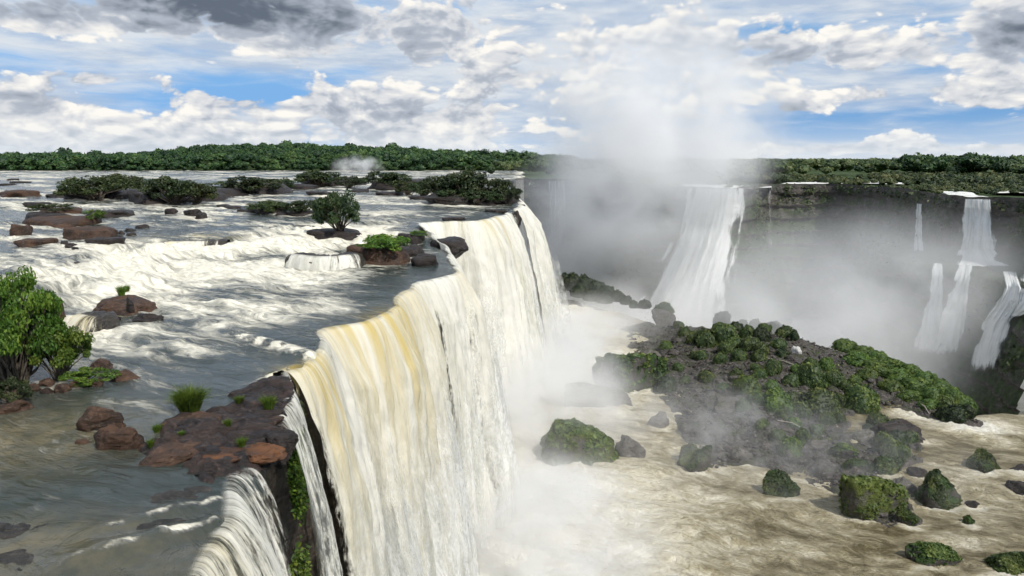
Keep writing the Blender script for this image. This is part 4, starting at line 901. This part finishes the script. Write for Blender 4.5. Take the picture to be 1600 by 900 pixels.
# ferns hanging on the cliff under the ledge
PL, sL = resample(J_ledge, .3); nL = normals2(PL, 9)
rng = np.random.default_rng(77)
for k, (f0, z0, z1, n, lab) in enumerate(((.55, 25.5, 30.5, 1500, 'green ferns hanging down the dark cliff just below the ledge'), (.80, 27, 31, 1200, 'mossy green plants on the cliff behind the trickling veil'), (.22, 21, 26, 1500, 'yellow-green plants low on the cliff beside the corner waterfall'))):
    i0 = int(f0*len(PL)); ii = np.clip((i0+rng.normal(0, 2.4, n)).astype(int), 0, len(PL)-1); z = rng.uniform(z0, z1, n)
    pts = np.column_stack([PL[ii, :2]+nL[ii]*(-.2+2.0*((ZR-z)/32)**1.1+rng.uniform(.2, .9, n))[:, None], z])
    c = pts.mean(0); V, F = leaf_cards(pts-c, np.column_stack([nL[ii], 0*z+.6]), .16, rng)
    tag(link('hanging_fern', mesh('hanging_fern', V, F, M_LEAF if k != 1 else M_LEAFO, {'tint': np.repeat(rng.uniform(0, 1, n), 4)}, False), None, tuple(c)), lab, 'fern')

# ------------------------------------------------------------------ boulders, tussocks and rubble of the island
def zpool(px, by): return at_level(px, by, 0)
for p, m_, lab, sd_ in BOULDERS:
    P0 = shoot(B_ISL, p[0], p[1]); P0 = P0 if P0 is not None and P0[2] > .15 else zpool(p[0], p[1])
    d = np.linalg.norm(P0-np.array((0, 0, CZ))); dep = math.asin((CZ-P0[2])/d); W = p[2]/FPX*P0[1]; Dp = W*.7; H = max(.25*W, p[3]/FPX*d-.6*Dp*math.sin(dep))
    c = P0+np.array((P0[0]/P0[1], 1, 0))*Dp*.42
    tag(link('boulder', rock_mesh(sd_, 4, m_, sd_ in (401, 402, 407), .15), None, (c[0], c[1], P0[2]-.12*H), 0, (W*.60, Dp*.55, H*1.2)), lab, 'boulder')
    if m_ in (M_MOSS, M_MOSSD):
        bo = COL.objects[-1]; bv, bf = rock_verts(sd_, 4, 13, .15, sd_ in (401, 402, 407)); S = np.array((W*.60, Dp*.55, H*1.2)); rb = np.random.default_rng(sd_)
        tri = bv[bf]*S; nn = np.cross(tri[:, 1]-tri[:, 0], tri[:, 2]-tri[:, 0]); ar = np.linalg.norm(nn, axis=1); nn /= ar[:, None]+1e-9; nn *= np.sign(np.sum(nn*tri.mean(1), 1))[:, None]
        mk = nn[:, 2]+1.3*fbm(tri[:, 0, 0]*.5, tri[:, 0, 1]*.5, tri[:, 0, 2]*.5, 4, sd_) > (.05 if m_ is M_MOSS else .25); pr = ar*mk; q = rb.choice(len(tri), size=2600, p=pr/pr.sum())
        ce = tri[q].mean(1)+nn[q]*.03; cv, cf = leaf_cards(ce, nn[q]+np.array((0, 0, .3)), .035*W+.05, rb, .6)
        link('moss', mesh('moss', cv/S, cf, M_TUSSB if m_ is M_MOSS else M_TUSS, {'tint': np.repeat(np.clip(.4+.9*fbm(ce[:, 0]*.6, ce[:, 1]*.6, ce[:, 2]*.6, 3, sd_+1)+rb.uniform(-.25, .25, len(ce)), 0, 1), 4)}, False), bo)

def tussock_mesh(seed, m, n=1100):
    """a rounded clump: a lumpy dome clothed in short blades"""
    rng = np.random.default_rng(seed); V, F = ico(2); V = V.copy(); o = seed*3.7
    L = 1+.34*fbm(V[:, 0]*1.5+o, V[:, 1]*1.5, V[:, 2]*1.5, 3, seed)+.14*vnoise(V[:, 0]*4+o, V[:, 1]*4, V[:, 2]*4, seed+2)
    V *= L[:, None]; V[:, 2] = np.maximum(V[:, 2]*.85+.12, -.15); V *= .92
    d = rng.normal(size=(n, 3)); d[:, 2] = np.abs(d[:, 2])*.9-.12; d /= np.linalg.norm(d, axis=1)[:, None]
    l = 1+.34*fbm(d[:, 0]*1.5+o, d[:, 1]*1.5, d[:, 2]*1.5, 3, seed)+.14*vnoise(d[:, 0]*4+o, d[:, 1]*4, d[:, 2]*4, seed+2)
    p = d*l[:, None]; p[:, 2] = p[:, 2]*.85+.12; p *= .93
    cv, cf = leaf_cards(p, d+np.array((0, 0, .4)), .085, rng, .55)
    cl = np.clip(.45+.9*fbm(p[:, 0]*2.2+o, p[:, 1]*2.2, p[:, 2]*2.2, 2, seed+5)+rng.uniform(-.3, .3, n), 0, 1)
    T = np.r_[np.full(len(V), .12), np.repeat(cl, 4)]
    return mesh('tussock', np.concatenate([V, cv]), [F, cf+len(V)], m, {'tint': T}, False)
TUS = [tussock_mesh(i, M_TUSS) for i in range(6)]; TUSB = [tussock_mesh(i+20, M_TUSSB) for i in range(3)]; TUSD = [tussock_mesh(i+40, M_LEAFD) for i in range(3)]
def tussock(px, by, w_, h_, bank, label, group=None):
    P0 = shoot(B_ISL, px, by); P0 = P0 if P0 is not None and P0[2] > .2 else at_level(px, by, .5)
    W = w_/FPX*P0[1]; H = h_/FPX*P0[1]*.9; c = P0+np.array((P0[0]/P0[1], 1, 0))*W*.3
    tag(link('tussock', bank[rng0.randrange(len(bank))], None, (c[0], c[1], P0[2]-.05*H), rng0.uniform(0, 6.28), (W*.54*(.84 if group else 1), W*.54*(.84 if group else 1), H*1.02)), label, 'tussock', group)
for p, bank, lab in (((1128, 506, 26, 24), TUSD, 'small dark round tussock perched highest on the crest'), ((1130, 534, 44, 36), TUS, 'large round tussock right below the highest one'), ((1036, 490, 32, 20), TUS, 'round green tussock sitting on the grey crest boulder'), ((1265, 606, 48, 44), TUS, 'tallest pointed tussock in the middle of the rubble slope'), ((1211, 642, 52, 40), TUSB, 'bright rounded tussock low on the rubble slope'), ((1277, 646, 64, 42), TUS, 'broad tussock beside the bright rounded one'), ((1345, 640, 54, 42), TUS, 'olive tussock at the edge of the side stream'), ((1237, 716, 44, 38), TUSB, 'bright mossy tussock near the low tip of the island'), ((1006, 480, 22, 14), TUSD, 'dark tussock at the near end of the crest'), ((1105, 596, 28, 18), TUS, 'lone tussock in the middle of the stony rubble'), ((1040, 612, 34, 26), TUSD, 'dark tussock above the rubble by the big dark boulder'), ((1080, 722, 36, 30), TUS, 'green tussock capping the boulder at the lowest tip')):
    tussock(*p, bank, lab)
for p in ((1105, 542, 46, 34), (1085, 536, 30, 20), (1150, 516, 26, 16), (1166, 528, 30, 22), (1190, 532, 32, 24), (1180, 513, 22, 16), (1206, 522, 32, 20), (1226, 527, 34, 22), (1170, 548, 40, 24), (1145, 545, 34, 20), (1240, 532, 18, 20), (1215, 545, 30, 20), (1195, 520, 24, 18), (1160, 512, 20, 14), (1070, 524, 26, 14), (1060, 512, 20, 12), (1212, 514, 22, 14), (1135, 552, 30, 20), (1188, 552, 30, 20), (1222, 558, 26, 16)):
    tussock(*p, rng0.choice((TUS, TUS, TUSD)), 'round green tussock crowded with others along the island\'s crest', 'tussocks crowding the crest')
for p in ((1125, 568, 26, 18), (1096, 562, 24, 16), (1155, 564, 32, 20), (1186, 564, 30, 20), (1206, 588, 36, 30), (1166, 614, 46, 32), (1160, 642, 32, 22), (1186, 594, 28, 20), (1250, 652, 42, 26), (1302, 604, 38, 30), (1290, 578, 32, 22), (1236, 604, 30, 22), (1205, 615, 34, 24), (1180, 632, 34, 24), (1235, 632, 30, 22), (1310, 636, 34, 24), (1320, 612, 30, 20), (1265, 575, 28, 18), (1245, 582, 24, 14), (1150, 590, 26, 16), (1130, 612, 26, 16), (1225, 660, 34, 22), (1290, 665, 34, 22), (1255, 690, 30, 22), (1190, 672, 30, 20), (1275, 680, 28, 20), (1310, 660, 26, 18), (1060, 580, 24, 14), (1070, 600, 22, 14), (1215, 690, 30, 22), (1240, 668, 28, 18), (1180, 580, 22, 14), (1335, 600, 26, 16), (1040, 545, 26, 14), (1085, 560, 22, 12)):
    tussock(*p, rng0.choice((TUS, TUS, TUS, TUSB)), 'round green tussock scattered on the stony rubble slope', 'tussocks on the rubble slope')
for p in ((1320, 548, 46, 20), (1345, 557, 44, 18), (1370, 566, 46, 18), (1395, 578, 46, 18), (1420, 588, 46, 20), (1445, 600, 44, 20), (1468, 612, 42, 20), (1488, 626, 42, 22), (1504, 640, 40, 24), (1340, 570, 50, 22), (1368, 582, 50, 22), (1398, 596, 50, 22), (1428, 610, 50, 22), (1455, 624, 48, 22), (1480, 640, 44, 22), (1390, 610, 40, 18), (1355, 592, 40, 18), (1420, 626, 40, 18), (1450, 640, 36, 18)):
    tussock(*p, TUSB, 'low bright-green mound in the grassy strip down the far side of the island', 'mounds of the grassy strip')
for p in ((1488, 660, 52, 30), (1508, 652, 34, 24), (1470, 655, 26, 16)): tussock(*p, TUSD, 'dark bush at the outer end of the grassy strip, above the white rapids', 'dark bushes at the strip\'s end')
for p in ((1370, 668, 40, 24), (1402, 682, 40, 28), (1390, 712, 44, 32), (1418, 692, 34, 24), (1382, 700, 40, 26), (1408, 716, 34, 26), (1360, 680, 30, 20), (1400, 700, 40, 30)): tussock(*p, rng0.choice((TUS, TUSD)), 'dark green tussock in the clump standing in the side stream', 'tussocks in the side-stream clump')
for p in ((882, 446, 26, 22), (896, 450, 34, 28), (914, 455, 38, 30), (932, 460, 36, 26), (948, 464, 32, 22), (964, 469, 28, 18), (978, 474, 22, 14), (990, 480, 18, 12), (905, 462, 34, 20), (925, 468, 34, 18), (945, 472, 30, 14), (876, 455, 20, 20)): tussock(*p, TUSD, 'dark green tussock on the far rocky spur behind the outermost waterfall', 'tussocks on the far spur')

# rubble: the larger stones one by one, the gravel between them as one mass
rg = np.random.default_rng(9)
inn = ISL_V[(sdist(ISL_V[:, :2], ISL) > 1.0) & (sdist(ISL_V[:, :2], TERR) > 0)]
RS = [rock_mesh(600+i, 2, M_RUBBLE, i % 2 == 0, .15) for i in range(6)]
seen = 0
while seen < 190:
    px, py = rg.uniform(990, 1420), rg.uniform(500, 740); h = shoot(B_ISL, px, py)
    if h is None or sdist(h[None, :2], ISL)[0] < .5: continue
    s = rg.uniform(.5, 1.0)*(1 if rg.random() < .6 else 2.0); o = link('stone', RS[rg.integers(6)], None, (h[0], h[1], h[2]-.05), rg.uniform(0, 6.28), (s, s*rg.uniform(.6, 1), s*rg.uniform(.35, .75)))
    tag(o, 'grey-brown broken stone lying loose on the rubble slope between tussocks', 'stone', 'loose stones of the rubble slope'); seen += 1
parts = []; tp = []
base = [rock_verts(700+i, 0, 9, .12) for i in range(8)]
for i in range(4200):
    p = inn[rg.integers(len(inn))]; V, F = base[rg.integers(8)]; a = rg.uniform(0, 6.28); s = rg.uniform(.14, .5)*(1 if rg.random() < .8 else 1.6)
    R_ = np.array(((math.cos(a), -math.sin(a), 0), (math.sin(a), math.cos(a), 0), (0, 0, 1)))
    parts.append(((V*np.array((1, .7, .6))*s)@R_.T+p+np.array((rg.normal(0, .4), rg.normal(0, .4), 0)), F))
V, F = join(parts)
gp = inn[fbm(inn[:, 0]*.09, inn[:, 1]*.09, 0, 4, 141) > -.08]; gp = gp[rg.integers(len(gp), size=260)]
C = np.repeat(gp, 9, 0)+rg.normal(0, .45, (len(gp)*9, 3))*np.array((1, 1, .3))+np.array((0, 0, .2)); gv, gf = leaf_cards(C, np.tile((0, 0, 1.0), (len(C), 1)), .26, rg, .5)
tag(link('ground_cover', mesh('ground_cover', gv, gf, M_TUSS, {'tint': np.repeat(np.clip(np.repeat(rg.uniform(0, .8, len(gp)), 9)+rg.normal(0, .15, len(C)), 0, 1), 4)}, False)), kind='stuff')
tag(link('rubble', mesh('rubble', V, F, M_RUBBLE, None, False)), kind='stuff')
# driftwood
for (a, b, r, lab) in (((1196, 562), (1252, 578), .16, 'long thin grey log lying across the crest of the island'), ((1352, 776), (1322, 752), .12, 'bare stick leaning from the long mossy rock'), ((1436, 632), (1452, 652), .15, 'short pale log propped on the bank of the grassy strip'), ((1215, 660), (1258, 676), .12, 'thin pale branch lying low on the rubble')):
    A, Bp = [shoot(B_ISL, *q) if shoot(B_ISL, *q) is not None else at_level(*q, .6) for q in (a, b)]; A, Bp = A+np.array((0, 0, .35)), Bp+np.array((0, 0, .5)); mid = (A+Bp)/2+np.array((0, 0, .25))
    V, F = tube((A-mid, (0.1, .1, .1), Bp-mid), r, r*.6, 7); tag(link('driftwood_log', mesh('driftwood_log', V, F, M_WOOD), None, tuple(mid)), lab, 'log')

# ------------------------------------------------------------------ forests and far vegetation
def crown_arrays(seed, cards=90):
    rng = np.random.default_rng(seed); V, F = ico(1); o = seed*5.3
    L = 1+.5*fbm(V[:, 0]*1.7+o, V[:, 1]*1.7, V[:, 2]*1.7, 3, seed); V = V*L[:, None]*np.array((1, 1, .75))
    d = rng.normal(size=(cards, 3)); d[:, 2] = np.abs(d[:, 2]*.8)-.2; d /= np.linalg.norm(d, axis=1)[:, None]
    l = 1.02+.5*fbm(d[:, 0]*1.7+o, d[:, 1]*1.7, d[:, 2]*1.7, 3, seed); p = d*l[:, None]*np.array((1, 1, .75))
    cv, cf = leaf_cards(p, d+np.array((0, 0, .5)), .26, rng, .6)
    F4 = np.column_stack([F, F[:, 2]]); ti = np.r_[np.full(len(V), .15), np.repeat(rng.uniform(.1, .9, cards), 4)]
    return V*.9, F, cv, cf, ti
CROWNS = [crown_arrays(800+i) for i in range(8)]
def forest(name, pts, size, m, seed):
    rng = np.random.default_rng(seed); VV, F3, F4, TT, o = [], [], [], [], 0
    for (x, y, z), s in zip(pts, size):
        V, F, cv, cf, ti = CROWNS[rng.integers(8)]; a = rng.uniform(0, 6.28); c, sn = math.cos(a), math.sin(a)
        A = np.concatenate([V, cv])*np.array((s[0], s[0], s[1])); A = np.column_stack([A[:, 0]*c-A[:, 1]*sn, A[:, 0]*sn+A[:, 1]*c, A[:, 2]])+np.array((x, y, z))
        VV.append(A); F3.append(F+o); F4.append(cf+len(V)+o); TT.append(np.clip(ti*.75+.12+rng.normal(0, .2)+.35*float(fbm(x*.03, y*.03, 0, 2, 15)), 0, 1)); o += len(A)
    return tag(link(name, mesh(name, np.concatenate(VV), [np.concatenate(F3), np.concatenate(F4)], m, {'tint': np.concatenate(TT)}, False)), kind='stuff')
rf = np.random.default_rng(12)
n = 9500; y = 745+(rf.uniform(0, 1, n)**.9)*330; px = np.where(rf.uniform(0, 1, n) < .76, rf.uniform(-140, 900, n), rf.uniform(-620, -140, n)); x = (px-800)/FPX*y; P = np.column_stack([x, y]); k = 2.05*np.exp(rf.normal(.22, .32, n)); k *= np.clip(1+.35*fbm(x*.02, y*.02, 0, 3, 14), .6, 1.5)
z = 34.2+hill(P)*1.05+7.0+3.2*rf.uniform(0, 1, n)+1.8*fbm(x*.02, y*.02, 0, 3, 16)+k*.6; fr = y < 800; z[fr] = 35+(z[fr]-35)*rf.uniform(.1, 1, fr.sum())
forest('forest', np.column_stack([x, y, z]), np.column_stack([k, k*rf.uniform(.8, 1.3, n)]), M_FOREST, 1)
def plateau_forest(n, px0, px1, d0, d1, k0, k1, zmul, seed, m=M_FORESTR, gap=6, thin=.0):
    rf = np.random.default_rng(seed); y = np.sqrt(rf.uniform(d0**2, d1**2, n)); px = rf.uniform(px0, px1, n); x = (px-800)/FPX*y; P = np.column_stack([x, y])
    sdv = sdist(P, CANYON); q = fbm(x*.02, y*.02, 0, 3, seed); kk = (sdv < -gap) & (q > thin); x, y, sdv = x[kk], y[kk], sdv[kk]
    k = rf.uniform(k0, k1, len(x))*np.clip((-sdv)/60, .45, 1); z = 33.2+k*zmul
    forest('forest', np.column_stack([x, y, z]), np.column_stack([k, k*rf.uniform(.7, 1.2, len(x))]), m, seed)
plateau_forest(2600, 1130, 1700, 225, 480, 1.4, 3.0, 1.0, 31, thin=-.12)
plateau_forest(4800, 760, 1720, 420, 1500, 2.6, 4.8, 1.9, 32, M_FORESTR, 40)
plateau_forest(700, 1400, 1720, 330, 800, 3.0, 5.2, 2.3, 33, M_FOREST, 60)
# shrubs clinging to the far cliff
rw = np.random.default_rng(21); up_ = WV.reshape(90, len(PF), 3); pts = []
ii = rw.integers(2, 86, 5200); jj = rw.integers(0, len(PF), 5200)
mossn = fbm(up_[ii, jj, 0]*.04, up_[ii, jj, 1]*.04, up_[ii, jj, 2]*.06, 3, 22); kp = (mossn > .0) | ((ii > 28) & (ii < 40)) | (ii < 6)
pp_ = up_[ii, jj]; fw = pp_[:, 1]*math.cos(PITCH)-(pp_[:, 2]-CZ)*math.sin(PITCH); upv = pp_[:, 1]*math.sin(PITCH)+(pp_[:, 2]-CZ)*math.cos(PITCH)
scr = np.column_stack([800+FPX*pp_[:, 0]/fw, 450-FPX*upv/fw])
for fp_ in FALLPX: kp &= ~inside(scr, fp_)
pts = up_[ii[kp], jj[kp]]+np.column_stack([nF[jj[kp]]*.4, 0*jj[kp]]); nm = np.column_stack([nF[jj[kp]], np.full(kp.sum(), .8)])
rep_ = 7; C = np.repeat(pts, rep_, 0)+rw.normal(0, .75, (len(pts)*rep_, 3)); V, F = leaf_cards(C, np.repeat(nm, rep_, 0), .6, rw, .6)
tag(link('cliff_vegetation', mesh('cliff_vegetation', V, F, M_FORESTR, {'tint': np.repeat(rw.uniform(0, .8, len(C)), 4)}, False)), kind='stuff')
# white rapids of the river arms on the far plateau
for poly in (((1215, 286.5), (1250, 283.5), (1330, 283), (1332, 287)), ((1340, 286.5), (1345, 283), (1420, 284.5), (1420, 288)), ((1480, 306), (1470, 296), (1500, 296), (1556, 312)), ((1555, 301), (1560, 296), (1640, 296), (1640, 303)), ((1060, 294.5), (1066, 288), (1172, 290), (1178, 294.5)), ((1178, 292.5), (1182, 289), (1206, 289), (1206, 292))):
    A = [at_level(*q, 34.3) for q in poly]; G = []; nu, nv = 40, 16
    for i in range(nv):
        for j in range(nu):
            u, v_ = j/(nu-1), i/(nv-1); a = A[0]*(1-u)+A[3]*u; b = A[1]*(1-u)+A[2]*u; G.append(a*(1-v_)+b*v_)
    G = np.array(G); ed = np.minimum(np.tile(np.linspace(0, 1, nu), nv), 1-np.tile(np.linspace(0, 1, nu), nv)); G[:, 2] += .5*fbm(G[:, 0]*.15, G[:, 1]*.1, 0, 3, 5)-np.where(ed < .02, 1.2, 0)
    tag(link('river_rapids', mesh('river_rapids', G, grid_faces(nv, nu)[:, ::-1], M_CANYON, {'foam': 0*G[:, 0]+.85}, True, {'flow': G*np.array((1, 1, 0))*3})), kind='structure')
# ------------------------------------------------------------------ mist hanging in the canyon and over the pool
def mist(c, r, density, nscale=2.0, lo=0.35, hi=0.75, core=0.15, tilt=0.0, aniso=0.15, seed=0.0):
    m, t = mat('mist')
    p = t.new('ShaderNodeTexCoord').outputs['Object']
    rr = t.v('LENGTH', p)
    fall = t.ss(rr, 0.98, core)
    n = t.noise(t.v('ADD', t.v('MULTIPLY', p, tuple(x/min(r) for x in r)), (seed, seed*.7, 0)), nscale, 5, 0.55, 0.3)
    d = t.mul(t.mul(fall, t.ss(n, lo, hi)), density)
    v = t.new('ShaderNodeVolumePrincipled'); v.inputs['Color'].default_value = (0.99, 0.99, 0.99, 1); v.inputs['Anisotropy'].default_value = aniso
    t.put(v.inputs['Density'], d); t.out(vol=v.outputs[0])
    V, F = ico(2); o = link('mist', mesh('mist', V*1.03, F, m), None, tuple(c), 0, r)
    o.rotation_euler[1] = tilt
    return tag(o, kind='stuff')
mist(at_dist(1040, 545, 255), (74, 34, 30), 0.17, 1.6, .30, .72, seed=1)                      # canyon floor, dense
mist(at_dist(1020, 210, 276), (50, 27, 60), 0.15, 1.2, .28, .70, tilt=.05, seed=2)            # plume rising above the rim
mist(at_dist(1120, 200, 285), (34, 24, 44), 0.07, 1.8, .36, .70, tilt=.35, seed=21)
mist(at_dist(930, 170, 270), (30, 22, 40), 0.05, 1.8, .36, .70, tilt=-.25, seed=22)
mist(at_dist(955, 330, 290), (46, 26, 40), 0.085, 1.4, .32, .74, seed=3)
mist(at_dist(1340, 500, 200), (84, 28, 36), 0.085, 1.2, .16, .74, seed=4)                      # right canyon
mist(at_dist(850, 400, 330), (40, 50, 42), 0.10, 1.4, .30, .72, seed=5)                       # canyon head
mist(at_dist(1520, 600, 200), (30, 14, 12), 0.12, 1.6, .3, .7, seed=12)                       # foot of the stepped falls
mist(at_level(815, 630, 1)+np.array((4, 8, 2)), (21, 48, 14), 0.34, 1.7, .34, .74, seed=6)        # foot of the near curtain
mist(at_level(760, 850, 1)+np.array((6, 0, 0)), (19, 32, 10), 0.32, 1.7, .34, .74, seed=7)
mist(at_level(910, 520, 1), (26, 36, 11), 0.17, 1.7, .34, .74, seed=8)
mist(at_level(1090, 690, 1)+np.array((0, 0, 1)), (36, 30, 9), 0.07, 1.7, .42, .70, seed=9)              # drifting over the island
mist(at_level(1330, 730, 1)+np.array((0, 0, 1)), (30, 24, 6), 0.03, 1.7, .42, .70, seed=11)
mist(at_dist(560, 262, 720), (30, 20, 15), 0.16, 1.5, .4, .7, seed=10)              # distant plume beyond the islets
